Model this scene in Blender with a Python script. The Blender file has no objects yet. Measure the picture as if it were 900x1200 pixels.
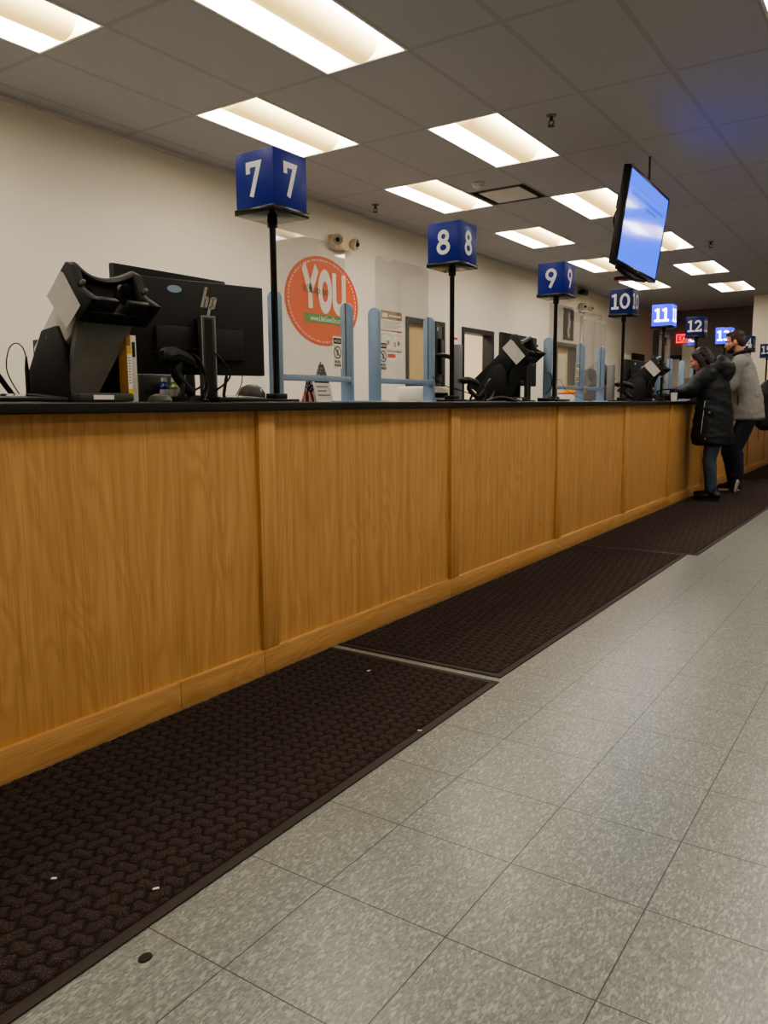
import bpy, bmesh, math, random
from mathutils import Vector, Matrix, noise
import numpy as np
random.seed(7)
S = bpy.context.scene
COL = S.collection
PI = math.pi
# ------------------------------------------------------------------ dims
H = 3.147           # ceiling
CT = 1.062          # counter top
WL = -5.31          # left wall face
TILE = .3048
GX, GY = -2.063, 3.036      # ceiling grid origin
PX, PY = .612, 1.2225

# ------------------------------------------------------------------ materials
def srgb(r, g, b):
    f = lambda c: (c/255/12.92) if c/255 <= .04045 else ((c/255+.055)/1.055)**2.4
    return (f(r), f(g), f(b), 1)

class NT:
    def __init__(s, name):
        s.m = bpy.data.materials.new(name); s.m.use_nodes = True
        s.t = s.m.node_tree; s.t.nodes.clear()
        s.out = s.n('ShaderNodeOutputMaterial')
    def n(s, typ, ins=None, **kw):
        nd = s.t.nodes.new(typ)
        for k, v in kw.items(): setattr(nd, k, v)
        for k, v in (ins or {}).items():
            sk = nd.inputs[k]
            if isinstance(v, bpy.types.NodeSocket): s.t.links.new(v, sk)
            else: sk.default_value = v
        return nd
    def math(s, op, a, b=0, c=None):
        ins = {0: a, 1: b}
        if c is not None: ins[2] = c
        return s.n('ShaderNodeMath', ins, operation=op).outputs[0]
    def mix(s, fac, a, b, typ='MIX'):
        return s.n('ShaderNodeMix', {0: fac, 6: a, 7: b}, data_type='RGBA', blend_type=typ).outputs[2]
    def ramp(s, fac, stops):
        r = s.n('ShaderNodeValToRGB', {0: fac}); e = r.color_ramp.elements
        while len(e) < len(stops): e.new(.5)
        for q, (p, c) in zip(e, stops): q.position = p; q.color = c
        return r.outputs[0]
    def obj(s): return s.n('ShaderNodeTexCoord').outputs['Object']
    def mapping(s, vec, scale=(1,1,1), loc=(0,0,0)):
        return s.n('ShaderNodeMapping', {'Vector': vec, 'Scale': scale, 'Location': loc}).outputs[0]
    def noise(s, vec, scale=5, detail=3, rough=.5):
        return s.n('ShaderNodeTexNoise', {'Vector': vec, 'Scale': scale, 'Detail': detail, 'Roughness': rough}).outputs[0]
    def bump(s, h, strength=.3, dist=.01):
        return s.n('ShaderNodeBump', {'Height': h, 'Strength': strength, 'Distance': dist}).outputs[0]
    def fin(s, **ins):
        p = s.n('ShaderNodeBsdfPrincipled', {k.replace('_', ' '): v for k, v in ins.items()})
        s.t.links.new(p.outputs[0], s.out.inputs[0]); return s.m

def plain(name, col, rough=.5, metal=0, var=.12, scale=30, emis=None, es=0, coat=0, bump=0, spec=.5):
    n = NT(name); nz = n.noise(n.obj(), scale, 3)
    d = tuple(c*(1-var) for c in col[:3])+(1,)
    l = tuple(min(1, c*(1+var)) for c in col[:3])+(1,)
    ins = dict(Base_Color=n.mix(nz, d, l), Roughness=rough, Metallic=metal, Coat_Weight=coat, Coat_Roughness=.05)
    ins['Specular_IOR_Level'] = spec
    if emis: ins['Emission_Color'] = emis; ins['Emission_Strength'] = es
    if bump: ins['Normal'] = n.bump(n.noise(n.obj(), scale*6, 2), bump, .002)
    return n.fin(**ins)

M = {}
def wood(name, axis, base, dark, light):
    n = NT(name); o = n.obj()
    geo = n.n('ShaderNodeObjectInfo').outputs['Location']
    o = n.n('ShaderNodeVectorMath', {0: o, 1: geo}, operation='ADD').outputs[0]
    # grain runs along `axis`; cathedral figure from a stretched, warped ring field
    st = lambda k: {'z': (1, 1, k), 'y': (1, k, 1)}[axis]
    warp = n.noise(n.mapping(o, st(.30)), 2.6, 2)
    wv = n.math('MULTIPLY', n.math('SUBTRACT', warp, .5), .34)
    v2 = n.n('ShaderNodeVectorMath', {0: n.mapping(o, st(.10)), 1: n.n('ShaderNodeCombineXYZ', {0: 0.0, 1: wv, 2: wv}).outputs[0]}, operation='ADD').outputs[0]
    broad = n.noise(v2, 4.2, 2, .5)
    fr = n.math('FRACT', n.math('MULTIPLY', broad, 16))
    ring = n.math('POWER', n.math('SUBTRACT', 1, n.math('ABSOLUTE', n.math('SUBTRACT', n.math('MULTIPLY', fr, 2), 1))), 1.6)
    pores = n.noise(n.mapping(o, st(.018)), 210, 2, .65)
    streak = n.noise(n.mapping(o, st(.012)), 34, 3, .6)
    c = n.mix(n.math('MULTIPLY', ring, .55), light, base)
    c = n.mix(n.ramp(streak, [(.42, (0, 0, 0, 1)), (.70, (.30, .30, .30, 1))]), c, dark)
    c = n.mix(n.ramp(pores, [(.52, (0, 0, 0, 1)), (.64, (.30, .30, .30, 1))]), c, dark)
    c = n.mix(n.math('MULTIPLY', n.noise(o, 1.1, 2), .22), c, base)
    return n.fin(Base_Color=c, Roughness=.45, Specular_IOR_Level=.35, Normal=n.bump(pores, .05, .002))
OAK = srgb(191, 141, 86), srgb(147, 97, 51), srgb(211, 166, 110)
M['oak'] = wood('oak veneer upright grain', 'z', *OAK)
M['oak_h'] = wood('oak board level grain', 'y', srgb(191, 142, 87), srgb(150, 101, 54), srgb(212, 168, 113))
M['door_wood'] = wood('pale maple door', 'z', srgb(208, 176, 128), srgb(190, 152, 102), srgb(218, 188, 142))

def mk_floor():
    n = NT('grey vinyl composition tile'); o = n.obj()
    sx = n.n('ShaderNodeSeparateXYZ', {0: o})
    def cell(ax, off):
        u = n.math('DIVIDE', n.math('SUBTRACT', sx.outputs[ax], off), TILE)
        return n.math('FLOOR', u), n.math('FRACT', n.math('ADD', u, 100.0))
    ix, fx = cell(0, -1.0098); iy, fy = cell(1, .9453)
    def edge(f):
        return n.math('MINIMUM', f, n.math('SUBTRACT', 1, f))
    e = n.math('MINIMUM', edge(fx), edge(fy))
    joint = n.math('LESS_THAN', e, .0045)
    cid = n.n('ShaderNodeCombineXYZ', {0: ix, 1: iy}).outputs[0]
    wn = n.n('ShaderNodeTexWhiteNoise', {'Vector': cid}).outputs[0]
    fl = n.n('ShaderNodeVectorMath', {0: o, 1: cid}, operation='ADD').outputs[0]
    def chips(scale, off, k):
        vo = n.n('ShaderNodeTexVoronoi', {'Vector': n.mapping(fl, (1, k, 1), off), 'Scale': scale})
        return n.n('ShaderNodeSeparateColor', {0: vo.outputs['Color']}).outputs[0]
    f1 = chips(310, (0, 0, 0), .42); f2 = chips(235, (3, 1, 0), .34); f3 = n.noise(n.mapping(fl, (1, .4, 1)), 60, 3, .6)
    c = n.ramp(f1, [(.0, srgb(110, 114, 110)), (.5, srgb(130, 134, 130)), (1.0, srgb(150, 153, 147))])
    c = n.mix(n.math('MULTIPLY', n.math('GREATER_THAN', f2, .84), .5), c, srgb(190, 190, 183))
    c = n.mix(n.math('MULTIPLY', f3, .30), c, srgb(118, 121, 112))
    c = n.mix(n.math('MULTIPLY', wn, .10), c, srgb(120, 120, 108))
    c = n.mix(n.math('MULTIPLY', joint, .85), c, srgb(40, 38, 34))
    r = .29
    return n.fin(Base_Color=c, Roughness=r, Normal=n.bump(n.math('SUBTRACT', 1, joint), .15, .001))
M['floor'] = mk_floor()

def mk_ceiling():
    n = NT('suspended ceiling tile'); o = n.obj(); sx = n.n('ShaderNodeSeparateXYZ', {0: o})
    def ed(ax, off, p):
        f = n.math('FRACT', n.math('ADD', n.math('DIVIDE', n.math('SUBTRACT', sx.outputs[ax], off), p), 100.0))
        return n.math('MULTIPLY', n.math('MINIMUM', f, n.math('SUBTRACT', 1, f)), p)
    e = n.math('MINIMUM', ed(0, GX, PX), ed(1, GY, PY))
    bar = n.math('LESS_THAN', e, .011)
    rim = n.math('MULTIPLY', n.math('LESS_THAN', e, .017), n.math('SUBTRACT', 1, bar))
    nz = n.noise(o, 60, 4, .7)
    c = n.mix(nz, srgb(174, 172, 177), srgb(196, 194, 198))
    c = n.mix(n.math('MULTIPLY', n.noise(o, 1.1, 2), .25), c, srgb(168, 166, 171))
    c = n.mix(n.math('MULTIPLY', n.math('GREATER_THAN', n.noise(o, 210, 1), .68), .25), c, srgb(138, 136, 140))
    c = n.mix(bar, c, srgb(173, 170, 173))
    c = n.mix(n.math('MULTIPLY', rim, .22), c, srgb(70, 66, 64))  # dark edge beside the bars paints their shadow line
    return n.fin(Base_Color=c, Roughness=.85, Normal=n.bump(nz, .25, .004))
M['ceil'] = mk_ceiling()

def mk_wall(name, a, b, rough=.75):
    n = NT(name); o = n.obj()
    c = n.mix(n.noise(o, .9, 3), a, b)
    return n.fin(Base_Color=c, Roughness=rough, Normal=n.bump(n.noise(o, 180, 2), .08, .002))
M['wall'] = mk_wall('warm off-white wall paint', srgb(221, 214, 203), srgb(230, 224, 214))
M['wall_shaded'] = mk_wall('wall paint shaded grey', srgb(128, 122, 120), srgb(138, 132, 130))  # far wall's weaker light put into the colour as grey
M['wall_lit'] = mk_wall('wall paint with lit cream tone', srgb(226, 215, 198), srgb(234, 224, 208))  # paler, warmer wall copy with the lit look in its colour

def mk_mat():
    n = NT('dark brown ribbed entrance carpet'); o = n.obj()
    nz = n.noise(o, 420, 3, .7); n2 = n.noise(o, 60, 3, .6)
    c = n.ramp(nz, [(.3, srgb(35, 30, 27)), (.52, srgb(70, 60, 56)), (.72, srgb(126, 113, 106))])
    c = n.mix(n.math('MULTIPLY', n2, .4), c, srgb(54, 45, 41))
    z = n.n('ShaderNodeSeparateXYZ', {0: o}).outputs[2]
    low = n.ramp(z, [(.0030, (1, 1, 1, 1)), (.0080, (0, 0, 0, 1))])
    c = n.mix(n.math('MULTIPLY', low, .75), c, srgb(22, 18, 16))  # groove bottoms darkened in the colour as shade between the pads
    return n.fin(Base_Color=c, Roughness=.95, Specular_IOR_Level=.1, Normal=n.bump(nz, .7, .004))
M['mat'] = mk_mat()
M['mat_edge'] = plain('black rubber mat border', srgb(54, 46, 42), .7, bump=.2)

M['laminate'] = plain('black laminate', srgb(26, 25, 24), .28, var=.2)
M['black'] = plain('black plastic', srgb(14, 14, 15), .42)
M['black_gloss'] = plain('black gloss metal', srgb(10, 10, 11), .2)
M['black_matte'] = plain('black textured plastic', srgb(20, 20, 21), .6, bump=.15)
M['grey_dark'] = plain('charcoal plastic', srgb(66, 64, 60), .5, bump=.1)
M['grey_mid'] = plain('grey plastic', srgb(110, 108, 102), .5)
M['grey_light'] = plain('light grey plastic', srgb(200, 196, 190), .5)
M['silver'] = plain('brushed silver', srgb(150, 150, 150), .35, .7)
M['column_dark'] = plain('dark grey column', srgb(58, 58, 60), .4)
M['column_grey'] = plain('grey painted column', srgb(132, 132, 136), .45)
M['white'] = plain('white plastic', srgb(232, 228, 220), .45, var=.03)
M['paper'] = plain('white paper', srgb(236, 232, 224), .8, var=.03)
M['numeral'] = plain('white vinyl', srgb(226, 226, 228), .4, var=.02)
M['sign_blue'] = plain('blue acrylic', srgb(24, 42, 140), .35, var=.05, coat=.03, spec=.25)
M['sign_navy'] = plain('navy acrylic', srgb(26, 40, 104), .35, var=.05, coat=.03, spec=.25)
M['sign_lit'] = plain('lit blue acrylic', srgb(28, 36, 200), .3, var=.03, emis=srgb(36, 36, 240), es=1.0)
M['numeral_lit'] = plain('lit white acrylic', srgb(255, 255, 255), .3, var=.01, emis=srgb(235, 240, 255), es=3.0)
M['shield_blue'] = plain('light blue painted wood', srgb(140, 162, 188), .5, var=.05)
M['cream'] = plain('cream plastic', srgb(214, 200, 176), .45, var=.05)
M['frame'] = plain('dark bronze door frame', srgb(30, 28, 30), .45)
M['frame_grey'] = plain('grey door frame', srgb(96, 92, 92), .5)
M['orange'] = plain('orange vinyl', srgb(222, 92, 40), .45, var=.05)
M['orange_edge'] = plain('dark orange vinyl', srgb(206, 80, 34), .45, var=.05)
M['green'] = plain('green vinyl', srgb(58, 138, 62), .5, var=.05)
M['ink_green'] = plain('dark olive ink', srgb(64, 66, 34), .6)
M['ink'] = plain('black ink', srgb(26, 24, 24), .7)
M['ink_grey'] = plain('grey ink', srgb(150, 140, 130), .8)
M['tan'] = plain('tan print', srgb(148, 122, 98), .7)
M['red'] = plain('red print', srgb(206, 62, 60), .6)
M['yellow'] = plain('yellow print', srgb(236, 194, 44), .6, var=.05)
M['kraft'] = plain('brown cardboard', srgb(170, 122, 66), .85)
M['blue_bottle'] = plain('blue bottle', srgb(36, 58, 150), .35)
M['green_bottle'] = plain('pale green bottle', srgb(170, 196, 110), .35)
M['chrome'] = plain('polished chrome', srgb(210, 210, 212), .12, 1)
M['lens'] = plain('dark glass lens', srgb(60, 58, 60), .08, .6)
M['exit_red'] = plain('lit red exit sign', srgb(230, 30, 40), .4, emis=srgb(235, 40, 52), es=1.2)
M['exit_letter'] = plain('dark red letters', srgb(120, 10, 20), .4, emis=srgb(150, 10, 24), es=.4)
M['red_dome'] = plain('dark red plastic', srgb(96, 26, 24), .4)
M['tv_screen'] = plain('lit blue screen', srgb(8, 10, 20), .12, emis=srgb(52, 92, 250), es=1.0, coat=.4, var=.02)
M['tv_text'] = plain('darker blue screen text', srgb(8, 10, 20), .12, emis=srgb(44, 80, 226), es=.9, coat=.4, var=.02)
M['flag_red'] = plain('red flag cloth', srgb(176, 34, 44), .8)
M['flag_white'] = plain('white flag cloth', srgb(230, 224, 214), .8)
M['flag_blue'] = plain('navy flag cloth', srgb(30, 32, 66), .8)
M['skin'] = plain('skin', srgb(196, 140, 118), .5, var=.06, scale=20)
M['skin_deep'] = plain('brown skin', srgb(140, 96, 74), .5, var=.06, scale=20)
M['hair'] = plain('dark brown hair', srgb(38, 26, 22), .55, var=.4, scale=60, bump=.4)
M['hair_brown'] = plain('brown hair', srgb(62, 42, 32), .6, var=.4, scale=80, bump=.4)
M['eye'] = plain('eye', srgb(40, 28, 22), .2)
M['lip'] = plain('lip', srgb(150, 84, 76), .5)
M['coat_navy'] = plain('dark navy quilted nylon', srgb(20, 24, 32), .55, var=.25, scale=14, bump=.2)
M['coat_black'] = plain('black nylon', srgb(15, 15, 17), .55, var=.2, scale=14, bump=.2)
def mk_fleece():
    n = NT('heather grey fleece'); o = n.obj()
    c = n.ramp(n.noise(n.mapping(o, (1, 1, .45)), 230, 3, .75), [(.3, srgb(108, 107, 106)), (.5, srgb(140, 139, 137)), (.7, srgb(172, 170, 167))])
    return n.fin(Base_Color=c, Roughness=.95, Normal=n.bump(n.noise(o, 200, 2), .4, .004))
M['fleece'] = mk_fleece()
M['collar'] = plain('dark maroon knit', srgb(44, 30, 32), .8)
M['jeans_blue'] = plain('faded blue denim', srgb(62, 78, 98), .85, var=.3, scale=9, bump=.3)
M['jeans_navy'] = plain('dark navy denim', srgb(30, 36, 54), .85, var=.25, scale=9, bump=.3)
M['boot'] = plain('black leather', srgb(24, 21, 20), .4)
M['sole_white'] = plain('white rubber', srgb(214, 208, 196), .6)
M['sneaker'] = plain('black canvas', srgb(28, 27, 28), .7)
M['shirt_print'] = plain('black and white print cloth', srgb(60, 58, 60), .8, var=.9, scale=26)
M['mesh_grey'] = plain('grey mesh fabric', srgb(118, 116, 118), .8)
M['gum'] = plain('dark stain', srgb(34, 26, 22), .6)
M['vent_dark'] = plain('dark duct opening', srgb(16, 15, 15), .8)
M['vent_panel'] = plain('pale vent panel', srgb(214, 208, 200), .5, var=.03)

def mk_glass():
    n = NT('clear acrylic sheet')
    tr = n.n('ShaderNodeBsdfTransparent', {0: (.955, .955, .95, 1)}).outputs[0]
    gl = n.n('ShaderNodeBsdfGlossy', {0: (1, 1, 1, 1), 1: .02}).outputs[0]
    df = n.n('ShaderNodeBsdfDiffuse', {0: srgb(226, 220, 210)}).outputs[0]
    lw = n.n('ShaderNodeLayerWeight', {0: .5}).outputs['Facing']
    fr = n.math('ADD', .075, n.math('MULTIPLY', n.math('POWER', lw, 5.0), .9))
    a = n.n('ShaderNodeMixShader', {0: .05, 1: tr, 2: df}).outputs[0]
    b = n.n('ShaderNodeMixShader', {0: fr, 1: a, 2: gl}).outputs[0]
    n.t.links.new(b, n.out.inputs[0]); return n.m
M['acrylic'] = mk_glass()

def emit(name, col, st, base):
    n = NT(name); nz = n.noise(n.obj(), 3, 1)
    return n.fin(Base_Color=base, Roughness=.5, Emission_Color=n.mix(nz, col, tuple(c*.94 for c in col[:3])+(1,)), Emission_Strength=st)
M['reflector'] = emit('lit white trough', srgb(255, 249, 238), 7.6, srgb(240, 236, 226))
M['basket'] = emit('lit perforated lamp cover', srgb(255, 214, 128), .66, srgb(215, 196, 150))
M['trough_end'] = emit('lit trough end', srgb(255, 240, 212), 1.6, srgb(235, 230, 216))

# ------------------------------------------------------------------ mesh helpers
class MB:
    def __init__(s): s.bm = bmesh.new()
    def add(s, verts, faces):
        vs = [s.bm.verts.new(v) for v in verts]; out = []
        for f in faces:
            try: out.append(s.bm.faces.new([vs[i] for i in f]))
            except ValueError: pass
        return vs, out
    def box(s, x0, y0, z0, x1, y1, z1, bev=0, seg=2):
        x0, x1 = sorted((x0, x1)); y0, y1 = sorted((y0, y1)); z0, z1 = sorted((z0, z1))
        v = [(x, y, z) for z in (z0, z1) for y in (y0, y1) for x in (x0, x1)]
        vs, fs = s.add(v, [(0,2,3,1),(4,5,7,6),(0,1,5,4),(2,6,7,3),(0,4,6,2),(1,3,7,5)])
        if bev:
            es = {e for f in fs for e in f.edges}
            bmesh.ops.bevel(s.bm, geom=list(es), offset=bev, segments=seg, affect='EDGES', profile=.5)
        return s
    def prism(s, poly, fn, a, b, bev=0):
        n = len(poly)
        v = [fn(p[0], p[1], a) for p in poly]+[fn(p[0], p[1], b) for p in poly]
        vs, fs = s.add(v, [tuple(range(n)), tuple(range(2*n-1, n-1, -1))]+[(i, i+n, (i+1) % n+n, (i+1) % n) for i in range(n)])
        bmesh.ops.recalc_face_normals(s.bm, faces=fs)
        if bev:
            es = {e for f in fs for e in f.edges}
            bmesh.ops.bevel(s.bm, geom=list(es), offset=bev, segments=2, affect='EDGES', profile=.5)
        return s
    def loft(s, rings, closed_ends=True):
        n = len(rings[0]); allv = [[s.bm.verts.new(p) for p in r] for r in rings]; fs = []
        for a, b in zip(allv, allv[1:]):
            for i in range(n):
                try: fs.append(s.bm.faces.new((a[i], a[(i+1) % n], b[(i+1) % n], b[i])))
                except ValueError: pass
        if closed_ends:
            fs.append(s.bm.faces.new(list(reversed(allv[0])))); fs.append(s.bm.faces.new(allv[-1]))
        bmesh.ops.recalc_face_normals(s.bm, faces=fs)
        return s
    def tube(s, pts, r, n=10, smooth=True, ref=None, r2=None, round_ends=True):
        """pts: list of points; r: radius or list; r2: second radius list (elliptic); ref: direction of r"""
        P = [Vector(p) for p in pts]; R = list(r) if isinstance(r, (list, tuple)) else [r]*len(P)
        R2 = (list(r2) if isinstance(r2, (list, tuple)) else [r2]*len(P)) if r2 is not None else R
        if smooth and len(P) > 2:
            Q, A, B = [], [], []
            for i in range(len(P)-1):
                p0, p1, p2, p3 = P[max(i-1, 0)], P[i], P[i+1], P[min(i+2, len(P)-1)]
                for k in range(6):
                    t = k/6
                    Q.append(.5*((2*p1)+(p2-p0)*t+(2*p0-5*p1+4*p2-p3)*t*t+(3*p1-p0-3*p2+p3)*t**3))
                    A.append(R[i]*(1-t)+R[i+1]*t); B.append(R2[i]*(1-t)+R2[i+1]*t)
            Q.append(P[-1]); A.append(R[-1]); B.append(R2[-1]); P, R, R2 = Q, A, B
        if round_ends:
            t0 = (P[0]-P[1]).normalized(); t1 = (P[-1]-P[-2]).normalized()
            k_ = 1 if round_ends is True else round_ends; h0, h1 = k_*min(R[0], R2[0]), k_*min(R[-1], R2[-1])
            c = [(.5, .866), (.866, .5), (.98, .2)]
            pre = [(P[0]+t0*h0*a, R[0]*b, R2[0]*b) for a, b in reversed(c)]
            post = [(P[-1]+t1*h1*a, R[-1]*b, R2[-1]*b) for a, b in c]
            P = [x[0] for x in pre]+P+[x[0] for x in post]
            R = [x[1] for x in pre]+R+[x[1] for x in post]; R2 = [x[2] for x in pre]+R2+[x[2] for x in post]
        rings = []; u = None
        for i, p in enumerate(P):
            t = (P[min(i+1, len(P)-1)]-P[max(i-1, 0)])
            if t.length < 1e-9: t = Vector((0, 0, 1))
            t.normalize()
            if ref is not None: base = Vector(ref)
            elif u is not None: base = u
            else: base = Vector((1, 0, 0)) if abs(t.x) < .8 else Vector((0, 1, 0))
            u = base-t*base.dot(t)
            if u.length < 1e-6: u = Vector((0, 1, 0))-t*t.y
            u.normalize(); v = t.cross(u)
            rings.append([p+u*math.cos(2*PI*k/n)*R[i]+v*math.sin(2*PI*k/n)*R2[i] for k in range(n)])
        return s.loft(rings)
    def cyl(s, p0, p1, r, r1=None, n=20):
        return s.tube([p0, p1], [r, r if r1 is None else r1], n=n, smooth=False, round_ends=False)
    def lathe(s, prof, c=(0, 0, 0), n=24, axis='z'):
        def mp(r, a, h):
            x, y = r*math.cos(a), r*math.sin(a)
            q = {'z': (x, y, h), 'x': (h, x, y), 'y': (x, h, y)}[axis]
            return (q[0]+c[0], q[1]+c[1], q[2]+c[2])
        return s.loft([[mp(max(r, 1e-4), 2*PI*k/n, h) for k in range(n)] for r, h in prof])
    def ball(s, c, r, R=None, nu=16, nv=10):
        r = r if isinstance(r, (tuple, list)) else (r, r, r); c = Vector(c); rings = []
        for j in range(1, nv):
            a = PI*j/nv; ring = []
            for k in range(nu):
                b = 2*PI*k/nu
                p = Vector((r[0]*math.sin(a)*math.cos(b), r[1]*math.sin(a)*math.sin(b), -r[2]*math.cos(a)))
                if R is not None: p = R @ p
                ring.append(c+p)
            rings.append(ring)
        return s.loft(rings)
    def poly(s, pts):
        s.add(pts, [tuple(range(len(pts)))]); return s
    def xf(s, mat):
        bmesh.ops.transform(s.bm, matrix=mat, verts=s.bm.verts); return s
    def build(s, name, mat, parent=None, smooth=True, angle=35):
        me = bpy.data.meshes.new(name); s.bm.to_mesh(me); s.bm.free()
        return link(name, me, mat, parent, smooth, angle)

def link(name, me, mat, parent=None, smooth=True, angle=35):
    o = bpy.data.objects.new(name, me); COL.objects.link(o)
    if mat is not None:
        me.materials.clear(); me.materials.append(M[mat] if isinstance(mat, str) else mat)
    if smooth and len(me.polygons):
        me.shade_smooth(); me.set_sharp_from_angle(angle=math.radians(angle))
    if parent is not None: o.parent = parent
    return o
def tag(o, label, cat, group=None):
    o['label'] = label; o['category'] = cat
    if group: o['group'] = group
    return o
def thing(name, label, cat, loc=(0,0,0), rz=0, group=None):
    o = bpy.data.objects.new(name, None); COL.objects.link(o); o.empty_display_size = .1
    o.location = loc; o.rotation_euler = (0, 0, rz); return tag(o, label, cat, group)
def struct(o): o['kind'] = 'structure'; return o
def kids(o): return [c for c in bpy.data.objects if c.parent == o]
def dup(root, loc, rz=None, label=None, group=None):
    r = root.copy(); COL.objects.link(r); r.location = loc
    if rz is not None: r.rotation_euler = (0, 0, rz)
    if label: r['label'] = label
    if group: r['group'] = group
    def rec(a, b):
        for ch in kids(a):
            c = ch.copy(); COL.objects.link(c); c.parent = b; rec(ch, c)
    rec(root, r); return r

_tcache = {}
def text_mesh(txt, w, h, bold=0.0, ext=.0006):
    """flat lettering centred on the origin in the XY plane, fitted to w x h"""
    cu = bpy.data.curves.new('t', 'FONT'); cu.body = txt; cu.offset = bold; cu.extrude = .002; cu.resolution_u = 4
    cu.align_x = 'CENTER'
    o = bpy.data.objects.new('t', cu); COL.objects.link(o)
    dg = bpy.context.evaluated_depsgraph_get(); me = bpy.data.meshes.new_from_object(o.evaluated_get(dg))
    bpy.data.objects.remove(o); bpy.data.curves.remove(cu)
    xs = [v.co.x for v in me.vertices]; ys = [v.co.y for v in me.vertices]
    x0, x1, y0, y1 = min(xs), max(xs), min(ys), max(ys)
    for v in me.vertices:
        v.co = (((v.co.x-x0)/(x1-x0)-.5)*w, ((v.co.y-y0)/(y1-y0)-.5)*h, ext if v.co.z > 0 else -ext)
    return me
FACE = {'-y': Matrix(((1,0,0),(0,0,-1),(0,1,0))), '+x': Matrix(((0,0,1),(1,0,0),(0,1,0))),
        '+y': Matrix(((-1,0,0),(0,0,1),(0,1,0))), '-x': Matrix(((0,0,-1),(-1,0,0),(0,1,0)))}
def face_m(face, c, rz=0):
    return Matrix.Translation(c) @ Matrix.Rotation(rz, 4, 'Z') @ FACE[face].to_4x4()
def lettering(name, txt, w, h, face, c, mat, parent, bold=0.0):
    me = text_mesh(txt, w, h, bold); me.transform(face_m(face, c))
    return link(name, me, mat, parent, False)

# slab numerals drawn as ribbons (unit height)
def arc(cx, cy, rx, ry, a0, a1, n=28):
    return [(cx+rx*math.cos(math.radians(a0+(a1-a0)*i/n)), cy+ry*math.sin(math.radians(a0+(a1-a0)*i/n))) for i in range(n+1)]
GLY = {
 '7': (.62, [([(.075, .66), (.075, .915), (.515, .915), (.2, 0)], 0)]),
 '8': (.64, [(arc(.32, .725, .185, .19, 0, 360, 36), 1), (arc(.32, .285, .235, .205, 0, 360, 36), 1)]),
 '9': (.64, [(arc(.32, .68, .235, .235, 0, 360, 40), 1), ([(.555, .66), (.5, .48), (.26, 0)], 0)]),
 '0': (.72, [(arc(.36, .5, .27, .415, 0, 360, 44), 1)]),
 '1': (.50, [([(.27, .08), (.27, 1.0)], 0), ([(.0, .08), (.52, .08)], 0), ([(.03, .84), (.27, .93)], 0)]),
 '2': (.62, [(arc(.3, .68, .22, .235, 170, -35, 24)+[(.1, .085), (.6, .085)], 0), ([(.56, .0), (.56, .24)], 0)]),
 '3': (.60, [(arc(.28, .715, .2, .2, 150, -80, 22), 0), (arc(.28, .29, .23, .205, 85, -150, 26), 0)]),
 '4': (.64, [([(.44, .0), (.44, .93), (.06, .29), (.64, .29)], 0), ([(.26, .07), (.62, .07)], 0)]),
 '5': (.60, [([(.52, .915), (.13, .915), (.11, .53)], 0), (arc(.27, .32, .24, .235, 120, -150, 26), 0)]),
}
def ribbon(mb, pts, closed, w, off, sc, z):
    n = len(pts); P = [Vector((p[0], p[1])) for p in pts]
    if closed: P = P[:-1]; n -= 1
    L, Rr = [], []
    for i in range(n):
        a = P[(i-1) % n] if (closed or i > 0) else None
        b = P[(i+1) % n] if (closed or i < n-1) else None
        d1 = (P[i]-a).normalized() if a is not None else None
        d2 = (b-P[i]).normalized() if b is not None else None
        if d1 is None: d1 = d2
        if d2 is None: d2 = d1
        n1 = Vector((-d1.y, d1.x)); n2 = Vector((-d2.y, d2.x)); m = (n1+n2)
        m = m.normalized() if m.length > 1e-6 else n1
        k = min(2.2, 1/max(.2, m.dot(n1)))
        L.append(P[i]+m*w/2*k); Rr.append(P[i]-m*w/2*k)
    q = lambda v, zz: ((v.x+off)*sc, (v.y-.5)*sc, zz)
    rng = range(n if closed else n-1)
    for i in rng:
        j = (i+1) % n
        mb.poly([q(L[i], z), q(Rr[i], z), q(Rr[j], z), q(L[j], z)])
def numeral_mesh(txt, h, maxw):
    mb = MB(); gap = .07
    wd = sum(GLY[c][0] for c in txt)+gap*(len(txt)-1); x = -wd/2
    k = min(1, maxw/(wd*h)); zz = .0
    for c in txt:
        for pts, cl in GLY[c][1]:
            ribbon(mb, pts, cl, .165, x, h, zz); zz += .00004
        x += GLY[c][0]+gap
    if k < 1: mb.xf(Matrix.Diagonal((k, 1, 1, 1)))
    me = bpy.data.meshes.new('numeral'); mb.bm.to_mesh(me); mb.bm.free(); return me

# ------------------------------------------------------------------ setting
YB, YF, XR = 19.3, -3.2, 4.2
struct(MB().box(-8.2, YF-.2, -.1, XR+.2, YB+1.5, 0).build('floor', 'floor', smooth=False))

ROW1 = [(GX-PX*2, GY+PY*k) for k in (-4, -2, 0, 2, 4, 6, 8, 10)]        # lower-left corner x, y
ROW2 = [(GX-PX*4, GY+PY*k) for k in (-3, -1, 1, 3, 5, 7, 9)]
ROW0 = [(GX+PX*2, GY+PY*k) for k in (-3, -1, 1, 3, 5, 7)]
ROWR = [(GX+PX*6, GY+PY*k) for k in (-3, -1, 1, 3, 5)]
lights = ROW1+ROW2+ROW0+ROWR
cells = {(round((x-GX)/PX), round((y-GY)/PY)) for x, y in lights}
VENT = (-3, 3)
mb = MB()
i0, i1 = int((WL-.2-GX)/PX)-1, int((XR-GX)/PX)+1
j0, j1 = int((YF-GY)/PY)-1, int((YB-GY)/PY)+1
for i in range(i0, i1+1):
    for j in range(j0, j1+1):
        if (i, j) in cells: continue
        x0, y0 = GX+i*PX, GY+j*PY
        ys = (y0, y0+PY) if (i, j) != VENT else (y0, y0+PY/2)
        mb.poly([(x0, ys[0], H), (x0, ys[1], H), (x0+PX, ys[1], H), (x0+PX, ys[0], H)])
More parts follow.
